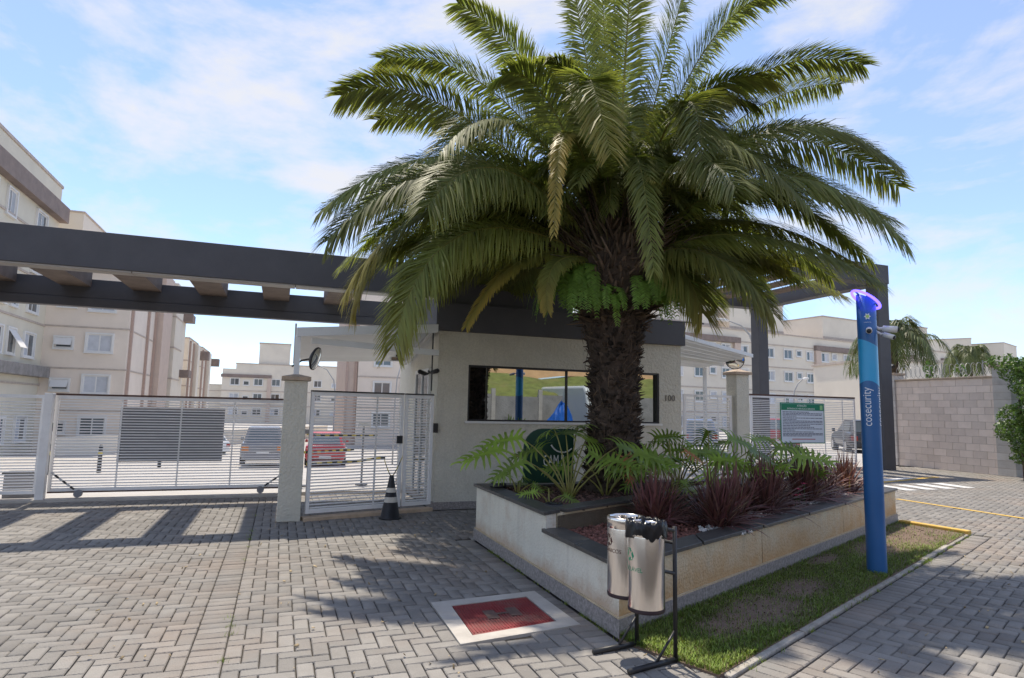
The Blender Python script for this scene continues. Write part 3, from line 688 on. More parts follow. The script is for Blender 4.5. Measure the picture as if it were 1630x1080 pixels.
# ================================================================ foliage helpers
def leaf_mat(name, col, dry=(.33, .20, .06), rough=.5, var=.3, trans=.25, rnd=.2, spec=.35, island=.25):
    m = mat(name, col, rough, var, 2.0, rnd=rnd, spec=spec, island=island); t = m.node_tree; n = t.nodes; l = t.links; b = bsdf(m)
    src = b.inputs['Base Color'].links[0].from_socket
    at = n.new('ShaderNodeAttribute'); at.attribute_name = 'dry'
    mx_ = n.new('ShaderNodeMixRGB'); l.new(at.outputs['Fac'], mx_.inputs[0]); l.new(src, mx_.inputs[1]); mx_.inputs[2].default_value = (*dry, 1)
    l.new(mx_.outputs[0], b.inputs['Base Color'])
    tr = n.new('ShaderNodeBsdfTranslucent'); g2 = n.new('ShaderNodeMixRGB'); g2.blend_type = 'MULTIPLY'; g2.inputs[0].default_value = 1; g2.inputs[2].default_value = (1.5, 1.6, .7, 1)
    l.new(mx_.outputs[0], g2.inputs[1]); l.new(g2.outputs[0], tr.inputs['Color'])
    ms = n.new('ShaderNodeMixShader'); ms.inputs[0].default_value = trans; l.new(b.outputs[0], ms.inputs[1]); l.new(tr.outputs[0], ms.inputs[2])
    l.new(ms.outputs[0], n['Material Output'].inputs['Surface']); return m
def bez(p0, pm, p2, tm=.55):
    p0, pm, p2 = map(lambda a: np.array(a, float), (p0, pm, p2))
    c = (pm-(1-tm)**2*p0-tm**2*p2)/(2*tm*(1-tm)); return p0, c, p2
def nrm(a): return a/np.maximum(np.linalg.norm(a, axis=-1, keepdims=True), 1e-9)
def frond(name, p0, pm, p2, mt, parent, n=95, maxlen=.42, wid=.022, droop=.25, dry=0.0, seed=0, r0=.020, start=.12, lift=.12, a0=68, a1=36, twist=0.0):
    r = np.random.default_rng(seed); A, Cc, B = bez(p0, pm, p2)
    def P(t): t = t[:, None]; return (1-t)**2*A+2*t*(1-t)*Cc+t*t*B
    def T(t): t = t[:, None]; return nrm(2*(1-t)*(Cc-A)+2*t*(B-Cc))
    Vs, Fs, D = [], [], []; nv = 0
    t = np.linspace(start, .995, n)
    for s in (-1, 1):
        tt = np.clip(t+r.uniform(-.004, .004, n), 0, 1); p = P(tt); T_ = T(tt)
        up_ = np.tile(np.array([0, 0, 1.0]), (n, 1)); hz_ = nrm(np.array(B-A)*np.array([1, 1, 0])+np.array([1e-6, 0, 0]))
        # where the rachis is steep, use the outward direction as the blade normal
        steep = np.abs(T_[:, 2:3]); up_ = up_*(1-steep**4)+(-hz_*np.sign(T_[:, 2:3]+1e-9))*steep**4
        S = nrm(np.cross(T_, up_)); Nn = nrm(np.cross(S, T_))
        if twist:
            S, Nn = S*math.cos(twist)+Nn*math.sin(twist), Nn*math.cos(twist)-S*math.sin(twist)
        al = np.radians(a0+(a1-a0)*tt+r.normal(0, 5, n))[:, None]; lf = (lift+r.normal(0, .11, n))[:, None]
        d = nrm(T_*np.cos(al)+s*S*np.sin(al)+Nn*lf)
        prof = np.interp(tt, [start, start+.12, .35, .7, .92, 1.0], [.30, .78, 1, .9, .66, .42])
        ln = (maxlen*prof*r.uniform(.85, 1.1, n))[:, None]
        g3 = np.array([0, 0, -1.0]); wv = nrm(np.cross(d, nrm(Nn+S*s*.3)))*(wid/2)
        m1 = p+d*ln*.5+g3*ln*droop*.18; e1_ = p+d*ln*.96+g3*ln*droop*.75
        vs = np.stack([p-wv*.55, p+wv*.55, m1-wv, m1+wv, e1_-wv*.12, e1_+wv*.12], 1)
        Vs.append(vs.reshape(-1, 3)); ix = np.arange(n)[:, None]*6+nv
        Fs.append(np.concatenate([ix+np.array([[0, 1, 3, 2]]), ix+np.array([[2, 3, 5, 4]])])); nv += n*6
        dv = np.clip((tt-(1.0-dry*.85))/.25, 0, 1)*dry+r.uniform(0, .12, n)+dry*.12
        dd = np.stack([dv*.7, dv*.7, dv, dv, dv*1.3+.08, dv*1.3+.08], 1); D.append(np.clip(dd, 0, 1).ravel())
    # rachis
    k = 14; tt = np.linspace(0, 1, k); p = P(tt); T_ = T(tt); S = nrm(np.cross(T_, np.array([.01, .02, 1.0]))); Nn = nrm(np.cross(S, T_)); rad_ = (r0*(1-tt*.85))[:, None]
    ring = np.stack([p+S*rad_, p+Nn*rad_*.6, p-S*rad_, p-Nn*rad_*.6], 1); Vs.append(ring.reshape(-1, 3)); f = []
    for i in range(k-1):
        for j in range(4): f.append((nv+i*4+j, nv+i*4+(j+1) % 4, nv+(i+1)*4+(j+1) % 4, nv+(i+1)*4+j))
    Fs.append(np.array(f)); D.append(np.full(k*4, .35))
    return np_mesh(name, np.vstack(Vs), np.vstack(Fs), mt, parent, attr={'dry': np.concatenate(D)})

# ================================================================ big date palm
M['frond'] = leaf_mat('palm_frond', (.150, .182, .058), (.46, .34, .09), .5, .25, .42, .25, .3, .3)
M['trunk'] = mat('palm_trunk', (.060, .043, .032), .95, .5, 9, .8, 30, island=.8)
pal = thing('date_palm', 'large date palm with arching fronds growing from the planter', 'palm tree', (1.22, 7.45, .57))
PZ = 3.75-.57
FR = [(-2.15, -0.25, 1.39, -3.28, -0.45, 1.36, 0.1), (-1.65, 0.15, 1.86, -2.96, 0.15, 2.17, 0.1), (-1.02, -0.05, 1.89, -1.98, -0.25, 2.69, 0.0), (-1.86, 0.45, 1.41, -3.1, 0.65, 1.59, 0.2), (-1.86, -0.65, 0.56, -3.31, -0.85, -0.15, 0.1), (-1.89, -1.05, 0.22, -3.08, -1.35, -0.63, 0.1), (-2.03, -0.55, 0.01, -3.04, -0.75, -1.06, 0.5), (-2.51, 0.05, -0.24, -3.14, 0.05, -1.15, 0.6), (-1.76, -1.15, -0.48, -2.33, -1.55, -1.67, 0.35), (-2.06, -0.45, -0.51, -2.4, -0.45, -1.13, 0.4), (-1.13, -0.65, -0.61, -1.71, -0.85, -1.39, 0.8), (-0.76, -0.75, -0.66, -0.85, -0.85, -1.2, 0.6), (-0.67, -1.15, 0.65, -0.85, -1.75, -0.62, 0.9), (-0.44, -0.95, 1.32, -0.31, -1.65, 0.21, 0.5), (-0.35, -0.25, 1.71, -0.64, -0.45, 3.11, 0.0), (0.05, -0.45, 1.92, 0.1, -0.75, 3.13, 0.0), (-0.03, 0.55, 2.24, -0.09, 0.75, 4.23, 0.0), (0.63, -0.05, 2.17, 1.01, -0.15, 3.54, 0.0), (1.11, -0.25, 2.23, 2.0, -0.45, 2.84, 0.0), (1.2, 0.55, 2.36, 2.06, 0.95, 3.75, 0.0), (1.53, -0.35, 1.7, 2.86, -0.45, 1.87, 0.0), (1.91, 0.45, 1.75, 3.3, 0.85, 2.35, 0.1), (1.73, -0.55, 1.02, 3.02, -0.75, 0.52, 0.1), (2.06, 0.15, 1.19, 3.72, 0.35, 0.68, 0.1), (1.7, -0.75, 0.38, 2.86, -1.05, -0.42, 0.1), (1.77, -0.05, 0.49, 3.48, 0.15, 0.2, 0.1), (1.52, -0.45, -0.22, 2.84, -0.55, -0.74, 0.1), (1.65, 0.75, -0.17, 3.35, 1.15, -0.57, 0.4), (0.89, -0.85, -0.55, 1.42, -1.15, -1.23, 0.4), (0.59, -0.55, -0.59, 0.83, -0.75, -1.18, 0.5), (0.05, -1.05, 0.44, 0.1, -1.65, -0.93, 0.15), (0.52, -1.15, 0.99, 0.57, -1.65, 0.09, 0.1), (0.51, -1.25, 0.3, 0.74, -2.05, -0.25, 0.1), (0.67, -0.95, 0.74, 1.64, -1.55, -0.24, 0.1), (-1.35, -1.35, 0.15, -1.98, -2.15, -0.52, 0.1), (-1.17, -1.05, 0.76, -1.95, -1.65, 0.21, 0.1), (-0.87, -0.45, 1.36, -1.39, -0.85, 1.43, 0.1)]
fr_list = []
for i, (mx1, my1, mz1, ex, ey, ez, dr) in enumerate(FR):
    h = math.hypot(ex, ey); az = (ex/h, ey/h) if h > 1e-3 else (0, 0)
    b0 = (az[0]*.16, az[1]*.16, PZ-.42+.25*max(ez, -1)*.4)
    ln = math.dist(b0, (ex, ey, ez+PZ))
    frond('frond', b0, (mx1, my1, mz1+PZ), (ex, ey, ez+PZ), M['frond'], pal, n=int(150+ln*46), maxlen=(.49+.05*random.random())*(.33 if dr >= .55 and mx1 < 0 and ez < -.3 and ex > -2 else .55 if (abs(ex) < .2 and ez < 0) else 1), wid=.0185, dry=dr*.7, seed=100+i, droop=.55 if ez < 0 else .38, twist=math.copysign(random.uniform(.3, .85), -ex if ez < .6 else ex*.8)*min(1, abs(ex)/1.2))
r_ = random.Random(4)
for i in range(135):
    az = i*2.39996+r_.uniform(-.3, .3); el = r_.uniform(-.25, 1.35) if i < 58 else r_.uniform(-.2, .6); L0 = r_.uniform(2.5, 3.4)
    dx, dy = math.cos(az), math.sin(az)
    if dy < -.1 and (el < .9 or i % 3): continue
    if el < .25 and dy < .12 and abs(dx) < .97: continue
    rise = math.sin(el); out_ = math.cos(el)*.9+.2
    pm = (dx*L0*.5*out_, dy*L0*.5*out_, PZ+L0*.5*rise+.18); sag = .35+.55*math.cos(el)
    pe = (dx*L0*.92*out_, dy*L0*.92*out_, max(PZ+L0*rise*.85-L0*.33*sag, PZ-.62+.35*r_.random()))
    frond('frond', (dx*.15, dy*.15, PZ-.38+.3*rise), pm, pe, M['frond'], pal, n=260, maxlen=.50, wid=.0185, dry=r_.choice([0, .05, .1, .15, .3]), seed=300+i, droop=.5, twist=r_.uniform(-.4, .4))
for i in range(16):                                   # short young fronds arching over the heart, towards the drive
    az = -math.pi/2+(i-7.5)*.17+r_.uniform(-.08, .08); L0 = r_.uniform(1.25, 1.9); dx, dy = math.cos(az), math.sin(az); up0 = r_.uniform(.35, .85)
    frond('frond', (dx*.2, dy*.2, PZ-.3), (dx*L0*.42, dy*L0*.42, PZ+up0), (dx*L0*.78, dy*L0*.78, PZ+up0-r_.uniform(.25, .6)), M['frond'], pal, n=130, maxlen=.30, wid=.016, dry=r_.choice([0, .1, .25]), seed=700+i, droop=.5, twist=r_.uniform(-.6, .6))
# trunk with leaf-base scales
zs = [0, .25, .6, 1.0, 1.5, 1.9, 2.25, 2.6, 2.95, 3.25]; rs = [.36, .31, .28, .265, .275, .33, .45, .58, .55, .28]
tk = MB().lathe(list(zip(rs, zs)), 28).build('trunk', M['trunk'], pal, True)
def scales(name, z0, z1, n, lmin, lmax, wd, mt, tilt, seed):
    r = np.random.default_rng(seed); Vs, Fs = [], []; 
    for i in range(n):
        z = z0+(z1-z0)*i/n+r.uniform(-.02, .02); a = r.uniform(0, 6.283); R_ = np.interp(z, zs, rs)-.015
        er = np.array([math.cos(a), math.sin(a), 0]); ea = np.array([-math.sin(a), math.cos(a), 0]); ez_ = np.array([0, 0, 1.0])
        L_ = r.uniform(lmin, lmax); tl = tilt+r.normal(0, .4); d = er*math.cos(tl)+ez_*math.sin(tl); w2 = wd*r.uniform(.6, 1.2); nn_ = np.cross(ea, d)
        c = er*R_+ez_*z; k = r.uniform(-.4, .4); d2 = d+ea*k
        b = [c-ea*w2-nn_*w2*.35, c+ea*w2-nn_*w2*.35, c+nn_*w2*.5, c+d2*L_-ea*w2*.4, c+d2*L_+ea*w2*.45, c+d2*L_*1.05+nn_*w2*.2]
        Fs.append(np.array([(0, 1, 4), (0, 4, 3), (1, 2, 5), (1, 5, 4), (2, 0, 3), (2, 3, 5), (3, 4, 5)])+len(Vs)*6); Vs.append(np.array(b))
    o = np_mesh(name, np.vstack(Vs), np.vstack(Fs), mt, pal); o['kind'] = 'stuff'; return o
scales('leaf_bases', .02, 2.15, 1700, .03, .11, .040, M['trunk'], .65, 1)
M['boot'] = mat('palm_boot', (.105, .072, .048), .95, .4, 9, island=.6)
scales('cut_stalks', 1.95, 3.1, 900, .08, .24, .030, M['boot'], .35, 2)
scales('cut_stalks', 2.5, 3.3, 260, .25, .55, .022, M['boot'], .75, 5)
# fruit stalks / dry fibres filling the crown heart
r = np.random.default_rng(9); tb = MB()
for i in range(220):
    a = r.uniform(0, 6.28); e = r.uniform(.2, 1.3); l2 = r.uniform(.4, .95); z = r.uniform(2.5, 2.9)
    p0 = Vector((math.cos(a)*.3, math.sin(a)*.3, z)); d = Vector((math.cos(a)*math.cos(e), math.sin(a)*math.cos(e), math.sin(e)))
    tb.tube([p0, p0+d*l2*.6, p0+d*l2+Vector((0, 0, -.12*l2))], [.016, .011, .006], 4, False)
M['stalk'] = mat('palm_stalk', (.10, .085, .04), .7, .3, 9, island=.5)
o = tb.build('stalks', M['stalk'], pal); o['kind'] = 'stuff'
tb = MB()
for i in range(420):
    a = r.uniform(0, 6.28); z = r.uniform(.1, 2.5); R_ = float(np.interp(z, zs, rs))+.01; a2 = a+r.normal(0, .25); z2 = z+r.normal(0, .14)
    tb.tube([(R_*math.cos(a), R_*math.sin(a), z), ((R_+r.uniform(.02, .07))*math.cos((a+a2)/2), (R_+.03)*math.sin((a+a2)/2), (z+z2)/2), ((R_+.01)*math.cos(a2), (R_+.01)*math.sin(a2), z2)], .0035, 3, False)
o = tb.build('loose_fibres', M['boot'], pal); o['kind'] = 'stuff'

# ferns growing on the trunk
M['fern'] = leaf_mat('fern_leaf', (.17, .30, .055), (.3, .3, .08), .5, .25, .3, .1)
def fern(loc, az, label, n, L0, seed):
    t = thing('hanging_fern', label, 'fern', loc, az, 'ferns growing on the palm trunk'); rr_ = random.Random(seed)
    for i in range(n):
        a = rr_.uniform(-1.15, 1.15); l2 = L0*rr_.uniform(.7, 1.15); dx, dy = math.sin(a), -math.cos(a); ou = rr_.uniform(.35, .85); zz = rr_.uniform(-.05, .2)
        p0 = (dx*.02-math.sin(a)*-.12, dy*.02, zz); 
        frond('fern_frond', p0, (p0[0]+dx*l2*ou*.7, p0[1]+dy*l2*ou*.7, zz+.02*l2), (p0[0]+dx*l2*ou, p0[1]+dy*l2*ou, zz-l2*rr_.uniform(.45, .8)), M['fern'], t, n=34, maxlen=.085, wid=.015, droop=.3, dry=0, seed=seed*50+i, r0=.004, start=.08, lift=.05, a0=80, a1=60)
fern((1.22-.47, 7.45-.24, 2.93), rad(-42), 'big bright green fern hanging on the left side of the palm trunk', 44, .55, 1)
fern((1.22-.22, 7.45-.36, 2.78), rad(-35), 'small bright green fern on the left front of the palm trunk', 7, .36, 2)
fern((1.22+.26, 7.45-.36, 2.82), rad(48), 'bright green fern on the right front of the palm trunk', 9, .40, 3)
fern((1.22+.50, 7.45-.24, 2.92), rad(45), 'dense green fern hanging on the right side of the palm trunk', 44, .55, 4)

# ================================================================ planter plants
M['phil'] = leaf_mat('philodendron_leaf', (.19, .28, .045), (.52, .45, .06), .42, .2, .3, .3, .5)
M['petiole'] = mat('petiole', (.20, .19, .05), .5, .2, 8)
def phil_leaf(kind):
    """deeply lobed blade lying along +y from the origin, normal +z; length 1"""
    r = np.random.default_rng(kind); V = []; F = []; D = []
    def lobe(base, d, ln, w0, zb, curl):
        s = np.array([-d[1], d[0]]); n0 = len(V); k = 4
        for i in range(k+1):
            f = i/k; c = np.array(base)+np.array(d)*ln*f; wv = w0*(1-f)**.6*(1+.25*math.sin(f*9+kind)) if i < k else .002
            z = zb+.05*math.sin(f*2.2)-curl*f*f
            V.append((c[0]-s[0]*wv, c[1]-s[1]*wv, z)); V.append((c[0]+s[0]*wv, c[1]+s[1]*wv, z)); D.extend([max(0, (f-.6))*(.8 if kind == 3 else .25)]*2)
        for i in range(k): F.append((n0+2*i, n0+2*i+1, n0+2*i+3, n0+2*i+2))
    n0 = len(V); k = 9                                   # spine blade
    for i in range(k+1):
        f = i/k; wv = .055*(1-f)+.018; V.append((-wv, f, -.14*f*f)); V.append((wv, f, -.14*f*f)); D.extend([0, 0])
    for i in range(k): F.append((n0+2*i, n0+2*i+1, n0+2*i+3, n0+2*i+2))
    for i in range(8):
        f = .02+i*.115
        for s in (-1, 1):
            ang = math.radians(125-i*13+r.uniform(-6, 6)); ln = (.50-.028*i)*(1 if i else .8)*r.uniform(.88, 1.1)
            lobe((s*.03, f), (s*math.sin(ang), math.cos(ang)), ln, .052, -.14*f*f, .10+.1*r.random())
    lobe((0, .97), (0, 1), .28, .045, -.13, .08)
    return np.array(V), np.array(F), np.array(D)
leaf_me = []
for k in (1, 2, 3):
    Vv, Ff, Dd = phil_leaf(k); o = np_mesh('leaf', Vv, Ff, M['phil'], None, smooth=True, attr={'dry': Dd}); leaf_me.append(o.data); bpy.data.objects.remove(o)
def philodendron(loc, label, leaves, seed, group='lobed leaf plants in the planter'):
    t = thing('philodendron', label, 'plant', loc, 0, group); rr_ = random.Random(seed)
    for (az, reach, hgt, size) in leaves:
        az = rad(az); d = Vector((math.cos(az), math.sin(az), 0)); tip = d*reach+Vector((0, 0, hgt)); midp = d*reach*.45+Vector((0, 0, hgt*.62))
        A_, Cc_, B_ = bez((d.x*.02, d.y*.02, 0), midp, tip); pts = [tuple((1-q)**2*A_+2*q*(1-q)*Cc_+q*q*B_) for q in np.linspace(0, 1, 6)]
        MB().tube(pts, [.011, .010, .009, .008, .007, .006], 5).build('petiole', M['petiole'], t, True)
        o = obj_from('leaf', leaf_me[rr_.choice([0, 0, 1, 1, 2])], None, t); o.location = tip
        dn = rr_.uniform(-.55, .15); ya = (d*1.0+Vector((rr_.uniform(-.45, .45), rr_.uniform(-.45, .45), dn))).normalized()
        nn_ = Vector((rr_.uniform(-.35, .35), -.75+rr_.uniform(-.2, .2), .75)); nn_ = (nn_-ya*nn_.dot(ya)).normalized(); xa = ya.cross(nn_)
        o.rotation_euler = Matrix((xa, ya, nn_)).transposed().to_euler(); size *= 1.4 if seed != 1 else 1.55
        o.scale = (size,)*3
    return t
philodendron((.63, 6.66, .58), 'large philodendron with splayed yellow-green lobed leaves in front of the green sign',
    [(172, .72, .50, .30), (158, .55, .62, .28), (120, .30, .72, .30), (95, .25, .66, .32), (60, .42, .60, .28), (20, .58, .55, .34), (-8, .68, .50, .30), (200, .50, .40, .24), (-40, .45, .45, .26), (75, .5, .75, .3), (140, .38, .50, .26), (40, .30, .48, .26)], 1)
philodendron((.10, 6.95, .58), 'small young philodendron with thin stem by the back left corner of the bed', [(170, .12, .22, .13), (60, .10, .18, .12), (270, .12, .16, .12), (10, .16, .12, .10)], 2)
philodendron((.40, 6.35, .58), 'tiny philodendron seedling near the step of the planter', [(200, .14, .12, .12), (330, .16, .10, .12), (90, .10, .14, .12)], 3)
philodendron((1.78, 6.95, .55), 'philodendron with upright stems just right of the palm trunk', [(150, .22, .48, .24), (95, .12, .66, .24), (40, .30, .52, .26), (0, .42, .46, .26), (-40, .35, .32, .24), (190, .3, .3, .22), (70, .3, .42, .24), (-80, .25, .25, .2)], 4)
philodendron((2.28, 7.25, .52), 'leggy philodendron with tall bare stems behind the red grasses', [(120, .22, .62, .26), (80, .12, .78, .28), (30, .32, .70, .28), (-5, .45, .58, .28), (160, .35, .46, .25), (-50, .3, .4, .24), (55, .4, .5, .26)], 5)
philodendron((2.80, 7.75, .52), 'philodendron furthest right, leaning toward the right gate', [(100, .2, .62, .27), (40, .30, .66, .28), (0, .45, .58, .30), (-15, .62, .50, .32), (150, .32, .5, .25), (-60, .3, .4, .24), (20, .55, .36, .28)], 6)
philodendron((1.55, 7.95, .58), 'dark philodendron tucked behind the palm trunk', [(30, .35, .6, .26), (80, .2, .7, .26), (150, .3, .55, .25), (0, .4, .45, .25)], 7)
philodendron((2.05, 7.75, .58), 'philodendron between the palm trunk and the leggy one, leaves fanned low', [(20, .4, .5, .25), (60, .25, .62, .25), (110, .25, .55, .25), (160, .35, .45, .24), (-20, .42, .35, .25), (200, .3, .3, .22), (-70, .25, .4, .24)], 8)
philodendron((1.05, 6.95, .58), 'philodendron with pale leaves crouched against the front of the palm trunk', [(10, .45, .42, .24), (-30, .40, .35, .24), (60, .25, .5, .24), (150, .35, .45, .24), (190, .4, .3, .22), (-80, .2, .3, .22)], 9)
philodendron((3.30, 8.25, .50), 'low philodendron behind the far red grasses', [(100, .2, .5, .25), (40, .3, .52, .25), (0, .4, .45, .26), (160, .35, .42, .25), (-40, .4, .3, .24)], 10)
M['dead'] = mat('dead_leaf', (.33, .15, .06), .9, .3, 8)
o = obj_from('fallen_leaf', leaf_me[0].copy(), None); o.data.materials.clear(); o.data.materials.append(M['dead']); o.location = (1.22, 6.72, 1.02); o.rotation_euler = (-1.3, .2, rad(200)); o.scale = (.26,)*3
tag(o, 'withered orange-brown leaf hanging at the foot of the palm trunk', 'leaf')
o = o.copy(); COL.objects.link(o); o.location = (1.85, 6.7, 1.10); o.rotation_euler = (-.5, .4, rad(250)); o.scale = (.2,)*3; tag(o, 'second withered brown leaf among the right philodendrons', 'leaf')

M['red_leaf'] = leaf_mat('red_leaf', (.14, .055, .060), (.32, .22, .14), .45, .3, .12, .15, .4, .5)
def red_clump(loc, label, n, L0, seed):
    r = np.random.default_rng(seed); Vs, Fs, D = [], [], []; nv = 0
    for i in range(n):
        a = r.uniform(0, 6.283); el = math.radians(r.uniform(18, 88)); ln = L0*r.uniform(.65, 1.1); bx_, by_ = r.normal(0, .05, 2)
        d = np.array([math.cos(a)*math.cos(el), math.sin(a)*math.cos(el), math.sin(el)]); s = np.array([-math.sin(a), math.cos(a), 0]); w0 = r.uniform(.008, .014); k = 5; c0 = np.array([bx_, by_, 0]); dr = r.uniform(.1, .5)*math.cos(el)
        dv = 1.0 if r.random() < .04 else r.uniform(0, .25)
        for j in range(k+1):
            f = j/k; p = c0+d*ln*f+np.array([0, 0, -dr*ln*f*f]); wv = w0*(.5+1.6*f-2.05*f*f)+.0006
            Vs.append(p-s*wv); Vs.append(p+s*wv+np.array([0, 0, wv*.4])); D += [dv, dv]
        for j in range(k): Fs.append((nv+2*j, nv+2*j+1, nv+2*j+3, nv+2*j+2))
        nv += 2*(k+1)
    o = np_mesh('red_grass_plant', np.array(Vs), np.array(Fs), M['red_leaf'], attr={'dry': np.array(D)}); o.location = loc
    return tag(o, label, 'plant', 'dark red grass-leaved plants in the planter')
red_clump((1.40, 6.15, .44), 'dark red grass plant nearest the bins, in front of the palm', 260, .55, 1)
red_clump((1.96, 5.98, .44), 'dark red grass plant in front, ringed by white pebbles', 285, .60, 2)
red_clump((2.72, 6.88, .44), 'dark red grass plant third along the right wall of the planter', 300, .66, 3)
red_clump((3.62, 7.85, .44), 'dark red grass plant beside the pink flowers', 270, .68, 4)
red_clump((4.62, 8.80, .44), 'dark red grass plant at the far right end of the planter', 225, .62, 5)
red_clump((2.30, 6.62, .44), 'dark red grass plant behind the pebble-ringed one', 225, .6, 6)
red_clump((3.15, 7.70, .44), 'dark red grass plant at the back, below the notice board', 225, .62, 7)
red_clump((4.10, 8.45, .44), 'dark red grass plant second from the far right end', 225, .6, 8)
M['pink'] = mat('pink_petal', (.55, .04, .12), .6, .1); M['stem'] = mat('green_stem', (.06, .11, .03), .6, .2)
for k, (x, y, z) in enumerate([(3.28, 7.28, .66), (3.22, 7.22, .60), (3.45, 7.5, .70), (3.36, 7.42, .58)]):
    t = thing('pink_flower', ['tallest but one pink flower by the pebbles, on the right of the low pair', 'low pink flower nearest the coping, left of its pair', 'tallest pink flower, furthest back among the red grasses', 'lowest pink flower, tucked in the middle of the group'][k], 'flower', (x, y, .43), 0, 'pink flowers in the planter')
    MB().tube([(0, 0, 0), (.01, 0, z-.43)], .004, 5).build('stem', M['stem'], t)
    pf = MB()
    for j in range(5):
        a = j*1.2566; c = Vector((.01, 0, z-.43)); d = Vector((math.cos(a), math.sin(a), .35)).normalized(); s = Vector((-d.y, d.x, 0)).normalized()
        pf.add([c, c+d*.025-s*.018, c+d*.045, c+d*.025+s*.018], [(0, 1, 2, 3)])
    pf.build('petals', M['pink'], t)

# ---------------------------------------------------------------- green sign in the bed
gs = thing('estate_sign', 'dark green rounded sign board with white lettering half hidden by leaves', 'sign', (.42, 7.60, .58), rad(12))
M['sign_dkgreen'] = mat('sign_dark_green', (.006, .05, .032), .4, .1)
ol = [(-.26, .06), (.36, .06), (.36, .70), (-.02, .70)]+[(-.02+.24*math.cos(a), .46+.24*math.sin(a)) for a in np.linspace(math.pi/2+.1, math.pi, 8)]+[(-.26, .3)]
def plate(poly, y0, y1):
    m = MB().prism(poly, -y1, -y0); m.xform(Matrix.Rotation(rad(90), 4, 'X')); return m
plate(ol, 0, .03).build('board', M['sign_dkgreen'], gs, bevel=.004)
txt('lettering', 'CAM II', .15, M['ink_w'], gs, (-.02, -.004, .26), (rad(90), 0, 0), .003, 'LEFT', .95).scale = (.62, 1.25, 1)
arc = MB().tube([(.22+.16*math.cos(a), -.006, .58+.16*math.sin(a)) for a in np.linspace(math.pi*1.15, math.pi*1.75, 10)], .009, 6); arc.build('arc', M['ink_w'], gs)
for x in (-.18, .28): MB().box(x-.02, x+.02, -.01, .02, -.1, .06).build('leg', M['black_metal'], gs)
# ================================================================ recycling bins
def wrap_txt(name, s, size, m, parent, R_, ang, z, extr=.0008, vertical=False, flip=1, sx=1.0):
    """lettering bent round a cylinder of radius R_; ang = direction the middle faces (from -y, positive to the right)"""
    cu = bpy.data.curves.new(name, 'FONT'); cu.body = s; cu.size = size; cu.align_x = 'CENTER'; cu.resolution_u = 3; cu.fill_mode = 'FRONT'
    t = bpy.data.objects.new(name+'_c', cu); COL.objects.link(t); me = bpy.data.meshes.new_from_object(t); bpy.data.objects.remove(t); bpy.data.curves.remove(cu)
    bm = bmesh.new(); bm.from_mesh(me); ax = 1 if vertical else 0; k_ = 1.0 if vertical else sx
    for q in np.arange(-.3, .3, .008):
        co_v = (0, q, 0) if vertical else (q, 0, 0)
        bmesh.ops.bisect_plane(bm, geom=bm.verts[:]+bm.edges[:]+bm.faces[:], plane_co=co_v, plane_no=(0, 1, 0) if vertical else (1, 0, 0))
    bm.to_mesh(me); bm.free()
    for v in me.vertices:
        x, y = v.co.x*sx, v.co.y
        if vertical: x, y = -y, x
        a = ang+x/R_; v.co = (R_*math.sin(a), -R_*math.cos(a), z+y)
    o = bpy.data.objects.new(name, me); COL.objects.link(o); me.materials.clear(); me.materials.append(m); o.parent = parent; return o
def wrap_poly(polys, m, parent, R_, ang, z, name):
    mb = MB()
    for poly in polys:
        pts = []
        n = len(poly)
        mb.add([(R_*math.sin(ang+x/R_), -R_*math.cos(ang+x/R_), z+y) for x, y in poly], [tuple(range(n))])
    return mb.build(name, m, parent)
def recycle(sz):
    """three bent arrows, as convex pieces"""
    out_ = []
    for k in range(3):
        a = rad(90+120*k); ca, sa = math.cos(a-rad(90)), math.sin(a-rad(90))
        for poly in ([(-.50, .30), (-.28, .62), (.02, .62), (-.18, .28)], [(-.02, .62), (.20, .62), (.36, .36), (.14, .26)], [(.02, .22), (.52, .36), (.40, .08)]):
            out_.append([((x*ca-y*sa)*sz, (x*sa+y*ca)*sz) for x, y in poly])
    return out_
M['ink_green'] = mat('ink_green', (.01, .26, .13), .5, .05); M['ink_brown'] = mat('ink_brown', (.07, .025, .02), .5, .05)
M['bag'] = mat('bin_bag', (.012, .012, .014), .3, .2, 8, .3, 10, spec=.35)
M['plum'] = mat('bin_base', (.035, .022, .03), .5, .1)
